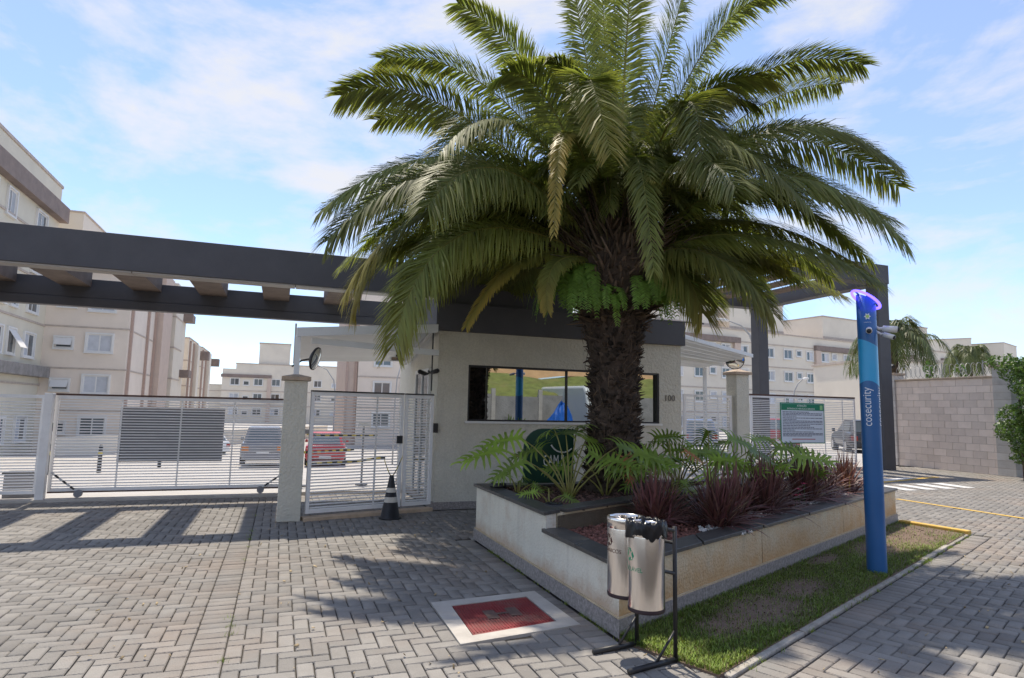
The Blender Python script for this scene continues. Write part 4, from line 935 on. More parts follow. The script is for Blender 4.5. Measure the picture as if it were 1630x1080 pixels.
def bin_(loc, R_, z0, z1, label, word, ink, ang, bag, wz, rz):
    t = thing('litter_bin', label, 'bin', (loc[0], loc[1], 0), 0, 'steel bins on a black stand')
    MB().lathe([(.001, z0), (R_*.97, z0), (R_*.99, z0+.012), (R_*.985, z0+.022)], 40).build('base_ring', M['plum'], t, True)
    MB().lathe([(R_*.97, z0+.0225), (R_*.975, z0+.03), (R_*.975, z1-.07), (R_*.97, z1-.066)], 48).build('body', M['steel'], t, True)
    MB().lathe([(R_*.97, z1-.066), (R_, z1-.064), (R_*1.0, z1-.008), (R_*.98, z1), (R_*.86, z1+.002), (R_*.84, z1-.01), (R_*.84, z1-.12)], 48).build('rim', M['steel'], t, True)
    MB().lathe([(R_*.83, z1-.12), (.001, z1-.12)], 32).build('inside', M['bag'], t, True)
    wrap_poly(recycle(.062), ink, t, R_*.979, ang-.05, rz, 'recycling_symbol')
    wrap_txt('lettering', word, .034, ink, t, R_*.979, ang, wz)
    if bag:
        rr_ = np.random.default_rng(3); n = 72; prof = [(.80, -.05), (.90, .012), (1.0, .022), (1.07, .006), (1.10, -.03), (1.085, -.065)]; V = []; F = []
        for j, (f, dz) in enumerate(prof):
            for k in range(n):
                a = 2*math.pi*k/n; wv = .035*math.sin(a*7+j)+.03*math.sin(a*13+2*j)+rr_.normal(0, .018); dzz = rr_.normal(0, .006)+(.014*math.sin(a*5) if j > 2 else 0)
                V.append((R_*(f+wv)*math.cos(a), R_*(f+wv)*math.sin(a), z1+dz+dzz))
        for j in range(len(prof)-1):
            for k in range(n): F.append((j*n+k, j*n+(k+1) % n, (j+1)*n+(k+1) % n, (j+1)*n+k))
        mb = MB(); mb.v = V; mb.f = F; mb.build('bin_bag', M['bag'], t, True)
    return t
bin_((.835, 3.90), .112, .33, .83, 'front steel litter bin with black bag and green recycling symbol', 'RECICLÁVEL', M['ink_green'], rad(-72), True, .565, .655)
bin_((.750, 4.09), .122, .36, .84, 'rear steel litter bin with chrome rim and brown lettering', 'ORGÂNICOS', M['ink_brown'], rad(-73), False, .63, .70)
bs = thing('bin_stand', 'black steel tube stand with two feet holding the litter bins', 'stand', (1.03, 3.99, 0))
def rel(x, y, z): return (x-1.03, y-3.99, z)
for (px, py, zt, fx, fy) in ((1.03, 3.99, .80, -.32, -.20), (.845, 4.24, .74, -.30, -.16)):
    MB().tube([rel(px, py, .0), rel(px, py, zt)], .0135, 10).build('post', M['black_metal'], bs, True)
    MB().tube([rel(px+.03, py+.02, .018), rel(px+fx, py+fy, .018)], .017, 10).build('foot', M['black_metal'], bs, True)
    MB().tube([rel(px, py, .19), rel(px+fx*.42, py+fy*.42, .03)], .008, 8).build('brace', M['black_metal'], bs, True)
MB().tube([rel(1.03, 3.99, .52), rel(.935, 3.93, .55)], .011, 8).build('bracket', M['black_metal'], bs)
MB().tube([rel(1.03, 3.99, .775), rel(.93, 3.94, .80)], .011, 8).build('bracket', M['black_metal'], bs)
MB().tube([rel(.845, 4.24, .52), rel(.80, 4.19, .55)], .011, 8).build('bracket', M['black_metal'], bs)
MB().tube([rel(1.03, 3.99, .70), rel(.94, 4.115, .70), rel(.845, 4.24, .70)], .010, 8).build('cross_bar', M['black_metal'], bs)

# ================================================================ security totem
M['tot_blue'] = mat('totem_blue', (.024, .120, .32), .42, .08, 3, coat=.2); M['tot_sky'] = mat('totem_sky', (.03, .36, .68), .4, .05, 3, coat=.3); M['led'] = emis('led_violet', (.10, .06, 1.0), 2.2)
tt_ = thing('security_totem', 'tall blue security totem with glowing violet ring and white lettering', 'totem', (3.59, 6.30, 0))
Rt = .088
def tot(z0f, z1f, n=40, R_=Rt):
    m = MB(); b = 0
    for k in range(n):
        a = 2*math.pi*k/n; m.v.append((R_*math.sin(a), -R_*math.cos(a), z0f(a))); m.v.append((R_*math.sin(a), -R_*math.cos(a), z1f(a)))
    for k in range(n): j = (k+1) % n; m.f.append((2*k, 2*j, 2*j+1, 2*k+1))
    return m
bandlo = lambda a: 1.83+.02*math.cos(a*2+.9)-.015*math.sin(a); bandhi = lambda a: 2.235-.045*math.sin(a+.2)
toptilt = lambda a: 2.68-.055*math.sin(a)
tot(lambda a: 0, bandlo).build('shaft', M['tot_blue'], tt_, True)
tot(bandlo, bandhi).build('sky_band', M['tot_sky'], tt_, True)
up_t = tot(bandhi, toptilt); n_ = 40; up_t.f.append(tuple(2*k+1 for k in range(n_))); up_t.build('head', M['tot_blue'], tt_, True)
MB().tube([((Rt+.034)*math.sin(a), -(Rt+.034)*math.cos(a), 2.685-.085*math.sin(a)) for a in np.linspace(0, 2*math.pi, 41)], .0135, 10, False).build('light_ring', M['led'], tt_, True)
for a in (-1.3, .6, 2.6): MB().tube([(Rt*.8*math.sin(a), -Rt*.8*math.cos(a), 2.66-.06*math.sin(a)), ((Rt+.036)*math.sin(a), -(Rt+.036)*math.cos(a), 2.683-.08*math.sin(a))], .008, 6).build('ring_bracket', M['tot_blue'], tt_)
M['tot_white'] = mat('totem_white', (.72, .75, .8), .5, .03); M['tot_lime'] = mat('totem_lime', (.42, .62, .18), .5, .05)
def star(k): return [(.032*(1.0 if j % 2 == 0 else .62)*math.cos(j*math.pi/6+k), .036*(1.0 if j % 2 == 0 else .62)*math.sin(j*math.pi/6+k)) for j in range(12)]
for a in (rad(-52), rad(36)):
    a = a+rad(29)
    wrap_txt('lettering', 'cosecurity', .115, M['tot_white'], tt_, Rt+.0012, a-.0, 1.60, vertical=True, sx=.80)
for a in (rad(-24), rad(66)):
    wrap_poly([star(.0)], M['tot_white'], tt_, Rt+.0012, a, 2.50, 'emblem'); wrap_poly([[(x*.6, y*.6) for x, y in star(.5)]], M['tot_lime'], tt_, Rt+.0022, a, 2.50, 'emblem_core')
    wrap_txt('lettering', 'cosecurity', .016, M['tot_white'], tt_, Rt+.0012, a, 2.437)
M['cam_white'] = mat('camera_white', (.68, .68, .66), .4, .04)
cctv('security_camera', 'white bullet camera facing left on the blue totem', (3.545, 6.185, 2.365), rad(-30), .85, 'cam_white', .25, 'cameras on the totem')
cctv('security_camera', 'upper white bullet camera pointing right on the blue totem', (3.70, 6.25, 2.385), rad(68), .95, 'cam_white', .1, 'cameras on the totem')
cctv('security_camera', 'lower white bullet camera tucked under the right-pointing one', (3.69, 6.21, 2.325), rad(38), .75, 'cam_white', .4, 'cameras on the totem')

# ================================================================ grass strip
M['dirt'] = mat('dirt', (.165, .115, .085), .95, .25, 5, .6, 50, stain=(.22, .165, .125), stain_scale=3, stain_amt=.6)
gp_in = [GA+Vector((-.0, -.02, 0)), PN, PR, Vector((5.70, 9.12, 0)), Vector((6.0, 8.36, 0))-kn*.06, KA-kn*.055-kd*.05]
V = []; 
gsn = MB().prism([(p.x, p.y) for p in gp_in], -.05, .012)
gstrip = tag(gsn.build('grass_strip', M['dirt']), 'bare brown earth bed of the grass strip beside the planter', kind='structure')
patch = [(1.95, 4.98, .62, .30), (2.55, 5.65, .50, .22), (4.2, 7.35, .6, .3), (5.0, 8.05, .75, .42), (5.6, 8.6, .7, .45), (1.55, 4.62, .35, .22), (3.3, 6.75, .4, .12)]
def dirtiness(x, y):
    b = 0
    for cx, cy, ra, rb_ in patch:
        dx, dy = x-cx, y-cy; s = (dx*kd.x+dy*kd.y)/ra; t = (dx*kn.x+dy*kn.y)/rb_; b = max(b, 1.25-(s*s+t*t))
    return b
M['grass'] = leaf_mat('grass_blade', (.17, .26, .052), (.30, .27, .09), .6, .3, .25, .1, .25, .6)
r = np.random.default_rng(5); P = []
xs = [p.x for p in gp_in]; ys = [p.y for p in gp_in]; tries = 0
while len(P) < 80000 and tries < 520000:
    tries += 1; y = r.uniform(min(ys), max(ys)); x = r.uniform(min(xs), max(xs))
    if not inpoly(x, y, gp_in): continue
    d = dirtiness(x, y)+r.normal(0, .42)
    if d > .45 and r.random() < .97: continue
    dist = math.hypot(x, y)
    if r.random() < (3.9/dist)**1.1*1.05: P.append((x, y))
P = np.array(P); n = len(P); a = r.uniform(0, 6.283, n); h = r.uniform(.012, .038, n)*np.where(P[:, 0]*.7+P[:, 1]*.7 < 4.6, 1.35, 1.0); w_ = r.uniform(.0016, .0034, n); le = r.uniform(.1, 1.0, n)*h
ca, sa = np.cos(a), np.sin(a); z0 = np.full(n, .010)
b1 = np.stack([P[:, 0]-sa*w_, P[:, 1]+ca*w_, z0], 1); b2 = np.stack([P[:, 0]+sa*w_, P[:, 1]-ca*w_, z0], 1)
m1 = np.stack([P[:, 0]+ca*le*.35, P[:, 1]+sa*le*.35, z0+h*.65], 1); t1_ = np.stack([P[:, 0]+ca*le, P[:, 1]+sa*le, z0+h], 1)
ww = np.stack([-sa*w_*.8, ca*w_*.8, 0*w_], 1)
V = np.stack([b1, b2, m1-ww, m1+ww, t1_-ww*.1, t1_+ww*.1], 1).reshape(-1, 3); ix = np.arange(n)[:, None]*6
Q = np.concatenate([ix+np.array([[0, 1, 3, 2]]), ix+np.array([[2, 3, 5, 4]])])
dv = np.repeat(np.clip(r.normal(.12, .2, n), 0, 1), 6)
tag(np_mesh('grass', V, Q, M['grass'], attr={'dry': dv}), 'short patchy green grass between the planter and the kerb', kind='stuff')
o = chips('earth_clods', [p for p in gp_in], lambda x, y: .016+rng.uniform(0, .006), 500, .004, .010, M['dirt'], gstrip, (0, 0), .5, lambda x, y: dirtiness(x, y) < .2, 31, True)
M['leaf_litter'] = mat('leaf_litter', (.35, .27, .16), .8, .3, 20, island=.5)
o = chips('leaf_litter', [Vector((-3.5, 3.2, 0)), Vector((5, 3.2, 0)), Vector((9, 8.5, 0)), Vector((-3, 8.5, 0))], lambda x, y: .008+rng.uniform(0, .01), 260, .006, .016, M['leaf_litter'], pavement, (0, 0), .25, lambda x, y: zone(x, y) == 0, 37)

# weeds in the joints along the planter and kerb
P = []; r = np.random.default_rng(15)
for (a_, b_, n_c) in ((PN-nb*.1+nbn*.012, PB+nbn*.012, 26), (KA+kn*.004, KB+kn*.004, 40), (W(-2.44, -5.5), W(-2.44, .5), 10)):
    for _ in range(n_c):
        c_ = lerp(a_, b_, r.random())
        for _ in range(int(r.integers(8, 30))): P.append((c_.x+r.normal(0, .02), c_.y+r.normal(0, .02)))
P = np.array(P); n = len(P); a = r.uniform(0, 6.283, n); h = r.uniform(.01, .035, n); w_ = r.uniform(.0015, .003, n); le = r.uniform(.2, 1.2, n)*h; ca, sa = np.cos(a), np.sin(a)
b1 = np.stack([P[:, 0]-sa*w_, P[:, 1]+ca*w_, np.full(n, -.01)], 1); b2 = np.stack([P[:, 0]+sa*w_, P[:, 1]-ca*w_, np.full(n, -.01)], 1); t1_ = np.stack([P[:, 0]+ca*le, P[:, 1]+sa*le, h], 1)
o = np_mesh('joint_weeds', np.stack([b1, b2, t1_], 1).reshape(-1, 3), np.arange(n*3).reshape(-1, 3), M['grass'], pavement, attr={'dry': np.repeat(r.uniform(0, .5, n), 3)}); o['kind'] = 'stuff'
# ================================================================ traffic cone with tape
cone = thing('traffic_cone', 'dark traffic cone with pale bands tied with striped tape', 'cone', (-1.60, 8.72, 0.0))
MB().lathe([(.001, .0), (.15, 0), (.15, .02), (.128, .03), (.03, .56), (.018, .575), (.001, .575)], 24).build('cone_body', M['black_metal'], cone, True)
M['cone_band'] = mat('cone_band', (.55, .52, .46), .7, .15, 10)
for z0, z1 in ((.22, .29), (.35, .41)):
    f = lambda z: .128+(.03-.128)*(z-.03)/(.53)+.0015
    MB().lathe([(f(z0), z0), (f(z1), z1)], 24).build('band', M['cone_band'], cone, True)
M['tape_y'] = mat('tape_yellow', (.55, .45, .10), .6, .1)
def tape(parent, a, b, wd, n, nm='barrier_tape'):
    a = Vector(a); b = Vector(b); o = None
    for k in range(n):
        p, q = lerp(a, b, k/n), lerp(a, b, (k+1)/n); z = Vector((0, 0, wd/2)); sg1 = Vector((0, 0, -.02*math.sin(math.pi*k/n))); sg2 = Vector((0, 0, -.02*math.sin(math.pi*(k+1)/n)))
        y_ = Vector((0, .003, 0))
        me = MB().add([p-z+sg1, q-z+sg2, q+z+sg2, p+z+sg1, p-z+sg1+y_, q-z+sg2+y_, q+z+sg2+y_, p+z+sg1+y_], [(0,1,2,3),(7,6,5,4),(0,4,5,1),(3,2,6,7)])
        if o is None: o = me.build(nm, M['tape_y'], parent)
        else: me.build('tape_band', M['tape_y'] if k % 2 == 0 else M['black_metal'], o)
    return o
tape(cone, (0, 0, .54), (.12, .10, .82), .03, 5, 'tape_end'); tape(cone, (0, 0, .54), (-.12, .05, .78), .03, 5, 'tape_end')
# tapes behind the gate
for k, (a, b, lb) in enumerate([(W(-1.7, 3.6, .95), W(-.3, 3.9, .90), 'upper yellow and black barrier tape behind the walk gate'), (W(-1.9, 4.2, .55), W(-.7, 4.4, .60), 'middle yellow and black barrier tape behind the walk gate'), (W(-1.7, 3.0, .42), W(-.2, 3.4, .50), 'lowest striped barrier tape behind the walk gate')]):
    t = thing('barrier_tape', lb, 'tape', a); tape(t, (0, 0, 0), b-a, .05, 16, 'strip')
for (uu, vv, h, lb) in ((-.62, 3.6, 1.15, 'white reader post on a stand behind the walk gate'), (-1.75, 3.6, 1.0, 'slim post holding the barrier tape beside the pillar')):
    t = thing('tape_post', lb, 'post', W(uu, vv, terrain(uu, vv)), ROT); MB().tube([(0, 0, 0), (0, 0, h)], .02, 8).build('pole', M['grey_panel'], t)
    MB().box(-.12, .12, -.05, .05, h, h+.09).build('box_head', M['wframe'] if h > 1.1 else M['grey_panel'], t, bevel=.01); MB().lathe([(.001, 0), (.12, 0), (.12, .02), (.001, .03)], 16).build('foot', M['black_metal'], t)

# ================================================================ block wall right
M['block'] = mat('block', (.77, .655, .57), .92, .07, 4, .5, 50, rnd=.10, fine=.12, stain=(.60, .50, .44), stain_scale=1.5, stain_amt=.3)
M['block_grey'] = mat('block_grey', (.56, .53, .50), .92, .10, 4, .5, 50, rnd=.12, fine=.12, stain=(.20, .18, .165), stain_scale=1.5, stain_amt=.5)
M['mortar'] = mat('mortar', (.42, .35, .31), .95, .15, 8)
BL = Vector((12.33, 20.15, 0)); BR = Vector((13.27, 17.30, 0)); bd = (BR-BL).normalized(); brz = math.atan2(bd.y, bd.x)
bw = thing('block_wall', 'beige concrete block wall with stained coping right of the gate', 'wall', BL, brz)
LW = 3.02; CH = .2035
MB().box(0, LW, .012, .16, 0, 2.645).build('mortar_core', M['mortar'], bw)
bmesh_cache = {}
for c in range(13):
    x = 0.0
    first = .39 if c % 2 == 0 else .195
    while x < LW-.01:
        ln = min(first if x == 0 else .39, LW-x); key = round(ln, 3)
        if key not in bmesh_cache:
            mm = MB().box(.004, ln-.004, 0, .17, .004, CH-.004).mesh('block'); mm.materials.append(M['block']); bmesh_cache[key] = mm
        o = obj_from('block', bmesh_cache[key], None, bw); o.location = (x, random.uniform(-.003, .003), c*CH); x += ln
for k in range(4):
    MB().box(LW*k/4+.003, LW*(k+1)/4-.003, -.04, .21, 2.647, 2.70).build('coping_slab', M['cap'], bw, bevel=.006)
def block_pillar(x0, x1, y0, y1, h, nm, label):
    P0 = BL+bd*x0; t = thing('block_pillar', label, 'pillar', P0, brz); n = int(h/CH)
    for c in range(n+1):
        z1 = min((c+1)*CH, h)-.004; z0 = c*CH+.004
        if z1-z0 < .03: continue
        MB().box(0, x1-x0, y0, y1, z0, z1).build('block', M['block_grey'], t, bevel=.004)
    MB().box(.006, x1-x0-.006, y0+.006, y1-.006, 0, h-.005).build('mortar_core', M['mortar'], t)
    MB().box(-.05, x1-x0+.05, y0-.05, y1+.05, h+.001, h+.07).build('cap', M['cap'], t, bevel=.008)
block_pillar(-.46, -.004, -.06, .36, 2.85, 'a', 'grey block pillar at the left end of the block wall')
block_pillar(LW+.004, LW+.47, -.06, .36, 2.92, 'b', 'taller grey block pillar at the right end beside the hedge')
rzr = thing('razor_wire', 'coil of razor wire along the top of the block wall', 'wire', BL, brz)
M['wire'] = mat('wire', (.32, .31, .30), .5, .2, 9, metal=.5)
MB().tube([(.05+k*.0105, .08+.17*math.cos(k*.42), 2.90+.20*math.sin(k*.42)) for k in range(280)], .0065, 4, False).build('coil', M['wire'], rzr)
for x in (.3, 1.5, 2.7): MB().tube([(x, .08, 2.70), (x, .08, 3.15)], .012, 5).build('stake', M['wire'], rzr)
sml = thing('alarm_lamp', 'small black lamp on the left block pillar', 'lamp', BL+bd*(-.25)+Vector((0, 0, 2.92)), brz)
MB().tube([(0, .1, 0), (0, .1, .18), (.1, .05, .26)], .014, 6).build('stem', M['black_metal'], sml); MB().tube([(.08, .05, .26), (.2, 0, .20)], [.05, .06], 10).build('head', M['black_metal'], sml)

# ================================================================ leaf clouds, hedge, background palms
def leaf_cloud(name, blobs, n, size, mt, parent, seed, flat=1.0, asp=.5):
    r = np.random.default_rng(seed); wts = np.array([b[3]*b[4]*b[5] for b in blobs])**.8; wts /= wts.sum(); idx = r.choice(len(blobs), n, p=wts); B_ = np.array(blobs)[idx]
    d = nrm(r.normal(size=(n, 3))); rr_ = (r.uniform(.55, 1.0, n)**.6)[:, None]; P = B_[:, :3]+d*rr_*B_[:, 3:6]
    nrm_ = nrm(d+r.normal(0, .7, (n, 3))); t = nrm(np.cross(nrm_, r.normal(size=(n, 3)))); s = np.cross(nrm_, t); L_ = (size*r.uniform(.6, 1.4, n))[:, None]
    V = np.stack([P-t*L_, P-s*L_*asp, P+t*L_, P+s*L_*asp], 1).reshape(-1, 3); Q = np.arange(n*4).reshape(-1, 4)
    return np_mesh(name, V, Q, mt, parent, attr={'dry': np.repeat(r.uniform(0, .2, n), 4)})
M['hedge'] = leaf_mat('hedge_leaf', (.07, .135, .03), (.25, .3, .06), .42, .25, .25, .0, .4, .6)
hd_ = thing('hedge_shrub', 'tall glossy green shrub overhanging the right block pillar', 'shrub', (12.85, 15.85, 0))
MB().tube([(0, 0, 0), (.05, .1, 1.0), (-.05, 0, 2.0)], [.07, .05, .03], 7).build('trunk', M['trunk'], hd_)
MB().tube([(0, 0, .3), (.35, -.2, 1.2), (.6, -.3, 2.0)], [.05, .04, .02], 7).build('branch', M['trunk'], hd_)
r = random.Random(3); blobs = [(r.uniform(-.1, 1.3), r.uniform(-.8, .5), r.uniform(.6, 3.0), r.uniform(.25, .5), r.uniform(.25, .5), r.uniform(.2, .4)) for _ in range(26)]+[(-.32, -.1, 1.6, .35, .3, .3), (-.35, -.05, 1.25, .35, .3, .25), (-.2, -.2, .9, .3, .3, .25), (-.1, .0, 2.7, .4, .35, .3), (-.3, .1, 2.95, .45, .3, .2)]+[(r.uniform(-.15, .6), r.uniform(-.5, .3), z_*.22+.4, .4, .4, .3) for z_ in range(12)]
leaf_cloud('foliage', blobs, 22000, .040, M['hedge'], hd_, 6)
M['qfrond'] = leaf_mat('queen_palm_frond', (.085, .115, .04), (.3, .25, .09), .45, .25, .25, .2, .4, .35)
def queen(loc, h, L0, n, label, seed):
    t = thing('feather_palm', label, 'palm tree', loc, 0, 'palms behind the block wall'); rr_ = random.Random(seed)
    MB().tube([(0, 0, 0), (.03, .02, h*.5), (0, 0, h)], [.16, .14, .13], 10).build('trunk', M['boot'], t, True)
    for i in range(n):
        az = i*2.4+rr_.uniform(-.2, .2); el = rr_.uniform(.1, 1.2); l2 = L0*rr_.uniform(.8, 1.1); dx, dy = math.cos(az), math.sin(az)
        pm = (dx*l2*.5*math.cos(el)+dx*.1, dy*l2*.5*math.cos(el)+dy*.1, h+l2*.5*math.sin(el)+.15); pe = (dx*l2*.85*(math.cos(el)*.7+.3), dy*l2*.85*(math.cos(el)*.7+.3), h+l2*.25*math.sin(el)-l2*.42)
        frond('frond', (0, 0, h-.1), pm, pe, M['qfrond'], t, n=55, maxlen=l2*.23, wid=.035, droop=.9, dry=.1, seed=seed*100+i, r0=.03, lift=.1)
queen((15.9, 26, 0), 4.2, 2.6, 24, 'feathery palm behind the block wall beside the totem', 1)
queen((23.4, 32, 0), 4.2, 1.9, 20, 'smaller feathery palm further right behind the block wall', 2)
for k, (x, y, h, lb) in enumerate([(15.0, 22.5, 3.3, 'thin sapling showing above the block wall, left one'), (15.6, 21.8, 3.2, 'thin sapling showing above the block wall, middle one'), (16.4, 20.6, 3.4, 'thin yellowish sapling showing above the block wall, right one')]):
    t = thing('sapling', lb, 'shrub', (x, y, 0)); MB().tube([(0, 0, 0), (.03, 0, h)], [.03, .012], 6).build('stem', M['trunk'], t)
    leaf_cloud('foliage', [(0, 0, h-.1, .2, .2, .35), (.1, 0, h-.5, .25, .25, .3)], 130, .07, M['hedge'], t, 40+k)
# ================================================================ apartment blocks
M['b_pink'] = mat('facade_pink', (.74, .65, .56), .9, .05, .8, .25, 25, stain=(.58, .5, .43), stain_scale=.5, stain_amt=.35)
M['b_olive'] = mat('facade_cream_olive', (.66, .61, .50), .9, .05, .8, .25, 25, stain=(.54, .5, .41), stain_scale=.5, stain_amt=.35)
M['b_cream'] = mat('facade_cream', (.70, .64, .545), .9, .05, .5, .2, 25, stain=(.50, .45, .39), stain_scale=.3, stain_amt=.35)
M['b_brown'] = mat('facade_brown', (.24, .19, .17), .9, .15, 2, .2, 25, stain=(.15, .13, .12), stain_scale=1.5, stain_amt=.5)
M['b_ledge'] = mat('ledge_concrete', (.26, .245, .235), .95, .25, 2.5, .4, 25, stain=(.12, .11, .10), stain_scale=1.4, stain_amt=.6)
M['b_line'] = mat('floor_line', (.47, .40, .345), .9, .2, 3)
M['pipe'] = mat('pipe_brown', (.42, .31, .26), .6, .1)
wcache = {}
def window(parent, x, y, z, w_, h_, rz=0.0, kind='slide', tint='glass_house', sill=True):
    """frame whose outer face looks along -y before rotation; x, y, z = lower left corner"""
    key = (round(w_, 2), round(h_, 2), kind)
    if key not in wcache:
        b = .07; f = MB().box(-.10, 0, -.12, .0, -.09, h_+.09).box(w_, w_+.10, -.12, 0, -.09, h_+.09).box(0, w_, -.12, 0, h_, h_+.09)
        f.box(0, b, -.03, 0, 0, h_).box(w_-b, w_, -.03, 0, 0, h_).box(b, w_-b, -.03, 0, h_-b, h_).box(b, w_-b, -.03, 0, 0, b)
        if kind == 'slide': f.box(w_/2-.035, w_/2+.035, -.028, 0, b, h_-b)
        f.box(-.12, w_+.12, -.17, 0, -.13, -.09).box(0, w_, -.12, 0, -.09, 0)
        fm = f.mesh('window'); fm.materials.append(M['wframe'])
        pmh = []
        if kind == 'slide':
            for (a, c) in ((b, w_/2-.035), (w_/2+.035, w_-b)): pmh.append(MB().box(a, c, -.012, -.002, b, h_-b).mesh('pane'))
        else: pmh.append(MB().box(b, w_-b, -.012, -.002, b, h_-b).mesh('pane'))
        wcache[key] = (fm, pmh)
    fm, pmh = wcache[key]; o = obj_from('window', fm, None, parent); o.location = (x, y, z); o.rotation_euler = (0, 0, rz)
    for i, p in enumerate(pmh):
        q = obj_from('pane', p, M['glass_house'], o)
        tn = tint if isinstance(tint, str) else tint[i % len(tint)]
        if tn != 'glass_house':
            q.material_slots[0].link = 'OBJECT'; q.material_slots[0].material = M[tn]
    if kind == 'tilt':
        lv = MB().box(0, w_, -.03, -.012, -h_*.9, 0); lv.xform(Matrix.Rotation(rad(-32), 4, 'X'))
        l2 = lv.build('vent_leaf', M['wframe'], o); l2.location = (0, -.03, h_)
    return o
rb_ = random.Random(21)
def tints(): return rb_.choice(['glass_house', 'glass_house', ('glass_house', 'curtain'), 'curtain', ('curtain', 'glass_house')])
# --- A: pink block, front face on the estate grid
A = thing('apartment_block', 'pink plaster apartment block behind the left sliding gate', 'building', W(-16.4, 37.5), ROT)
MB().box(0, 4.62, 0, 24, -2.2, 11.9).build('wall', M['b_pink'], A)
rt_ = MB().box(-2.2, .85, 2.5, 12, 11.9, 14.2).build('roof_tower', M['b_cream'], A); MB().box(-2.26, .91, 2.44, 12.06, 14.2, 14.32).build('tower_coping', M['b_line'], rt_)
MB().box(-.05, 4.67, -.05, 24.05, 11.9, 12.1).build('parapet', M['b_line'], A)
for z in (.85, 3.5, 6.15, 8.8): MB().box(-.0, 4.66, -.04, 24.04, z-.05, z+.05).build('floor_band', M['b_line'], A)
for k in range(5):
    z0 = -.56+2.65*k
    window(A, .66, -.001, z0+.04, .92, .66, 0, 'tilt' if k in (1, 2) else 'fixed'); window(A, 2.36, -.001, z0-.12, 1.40, 1.12, 0, 'slide', ('curtain', 'curtain') if k == 2 else tints())
for y in (.35, 5.6, 8.3, 12.9, 17.5, 21.0): MB().box(4.62, 4.80, y, y+.2, -2.2, 11.8).build('downpipe', M['pipe'], A)
M['b_bay'] = mat('facade_bay', (.56, .45, .38), .9, .08, 1.5)
for y, d_, mm in ((8.6, .55, 'b_bay'), (13.2, .75, 'b_cream'), (17.8, .4, 'b_cream')): MB().box(4.64, 4.62+d_, y, y+4.0, -2.2, 11.7).build('bay', M[mm], A)
for z in (3.5, 6.15, 8.8): MB().box(4.66, 5.42, 13.15, 17.25, z-.06, z+.06).build('bay_band', M['b_line'], A)
for z in (9.6, 4.3): MB().box(4.64, 5.9, 19.2, 21.2, z-.45, z+.25).build('balcony_box', M['b_brown'], A)
# --- left wing, its side face looks along the drive
B = thing('apartment_wing', 'cream apartment wing with stained concrete ledge at the far left', 'building', W(-28, 20), ROT)
MB().box(0, 11.6, 0, 18.2, -2.2, 15.2).build('wall', M['b_olive'], B)
MB().box(-.05, 11.66, -.05, 18.26, 15.2, 15.38).build('parapet', M['b_line'], B)
MB().box(11.0, 12.1, 0, 18.35, 12.95, 13.95).build('roof_band', M['b_brown'], B, bevel=.02)
MB().box(11.0, 12.15, 2, 18.3, 2.85, 3.50).build('ledge', M['b_ledge'], B, bevel=.02)
for z in (6.1, 8.75, 11.4): MB().box(11.5, 11.66, 0, 18.24, z-.06, z+.06).build('floor_band', M['b_line'], B)
MB().box(11.5, 11.68, 2, 18.24, 2.35, 2.45).build('floor_band', M['b_line'], B)
for z in (-.9, 4.0, 6.65, 9.0, 11.3):
    h_ = 1.35
    for y, w_ in ((2.6, 1.4), (5.2, .8), (7.2, 1.5), (10.1, 1.1), (11.95, 1.0 if z == 4.0 else .8), (14.3, 1.6)):
        if z == 11.3 and y in (11.95,): continue
        window(B, 11.601, y, z, w_, h_, rad(90), 'tilt' if (z == 4.0 and y == 11.95) else 'slide', tints())
# --- tower behind and blocks down the drive
def plain_block(label, u_, v_, lx, ly, zb, zt, m='b_cream', rz=ROT, loc=None, bands=(), name='apartment_block', group=None):
    t = thing(name, label, 'building', loc if loc is not None else W(u_, v_), rz, group)
    MB().box(0, lx, 0, ly, zb, zt).build('wall', M[m], t); MB().box(-.06, lx+.06, -.06, ly+.06, zt, zt+.14).build('parapet', M['b_line'], t)
    for z in bands: MB().box(-.04, lx+.04, -.04, ly+.04, z-.06, z+.06).build('floor_band', M['b_line'], t)
    return t
for (vv, ly, lb) in ((64, 7.5, 'first cream block beyond the pink one, down the drive'), (75.5, 9, 'second cream block beyond the pink one, down the drive')):
    t = plain_block(lb, -16.5, vv, 4.9, ly, -6, 8.2, bands=(.6, 3.25, 5.9))
    for y in (.5, ly*.45, ly*.8): MB().box(4.9, 5.1, y, y+.2, -6, 8).build('downpipe', M['pipe'], t)
    MB().box(4.92, 6.2, ly*.82+.25, ly*.82+1.6, 6.4, 7.4).build('balcony_box', M['b_brown'], t); MB().box(4.92, 5.4, ly*.5, ly*.5+1.9, -6, 7.9).build('bay', M['b_cream'], t)
# --- D: far centre block
D = thing('apartment_block', 'far cream block with brown roof band seen above the parked cars', 'building', W(-11.95, 110), ROT)
MB().box(0, 2.1, 0, 12, -2, 7.55).build('wall', M['b_cream'], D); MB().box(2.1, 26, 0.0, 12, -2, 8.45).build('wall', M['b_cream'], D); MB().box(5.7, 10.9, .5, 8, 8.45, 12.2).build('roof_tower', M['b_cream'], D)
MB().box(5.6, 11.0, .4, 8.1, 12.2, 12.4).build('parapet', M['b_line'], D); MB().box(2.0, 26.1, -.1, 12, 8.45, 8.6).build('parapet', M['b_line'], D)
MB().box(-.2, 8.0, -.25, 0, 6.05, 6.6).build('roof_band', M['b_brown'], D); MB().box(7.35, 8.0, -.25, 0, -2, 6.04).build('pilaster', M['b_bay'], D)
for z in (3.75, 1.2): MB().box(-.02, 26, -.08, 0, z-.07, z+.07).build('floor_band', M['b_line'], D)
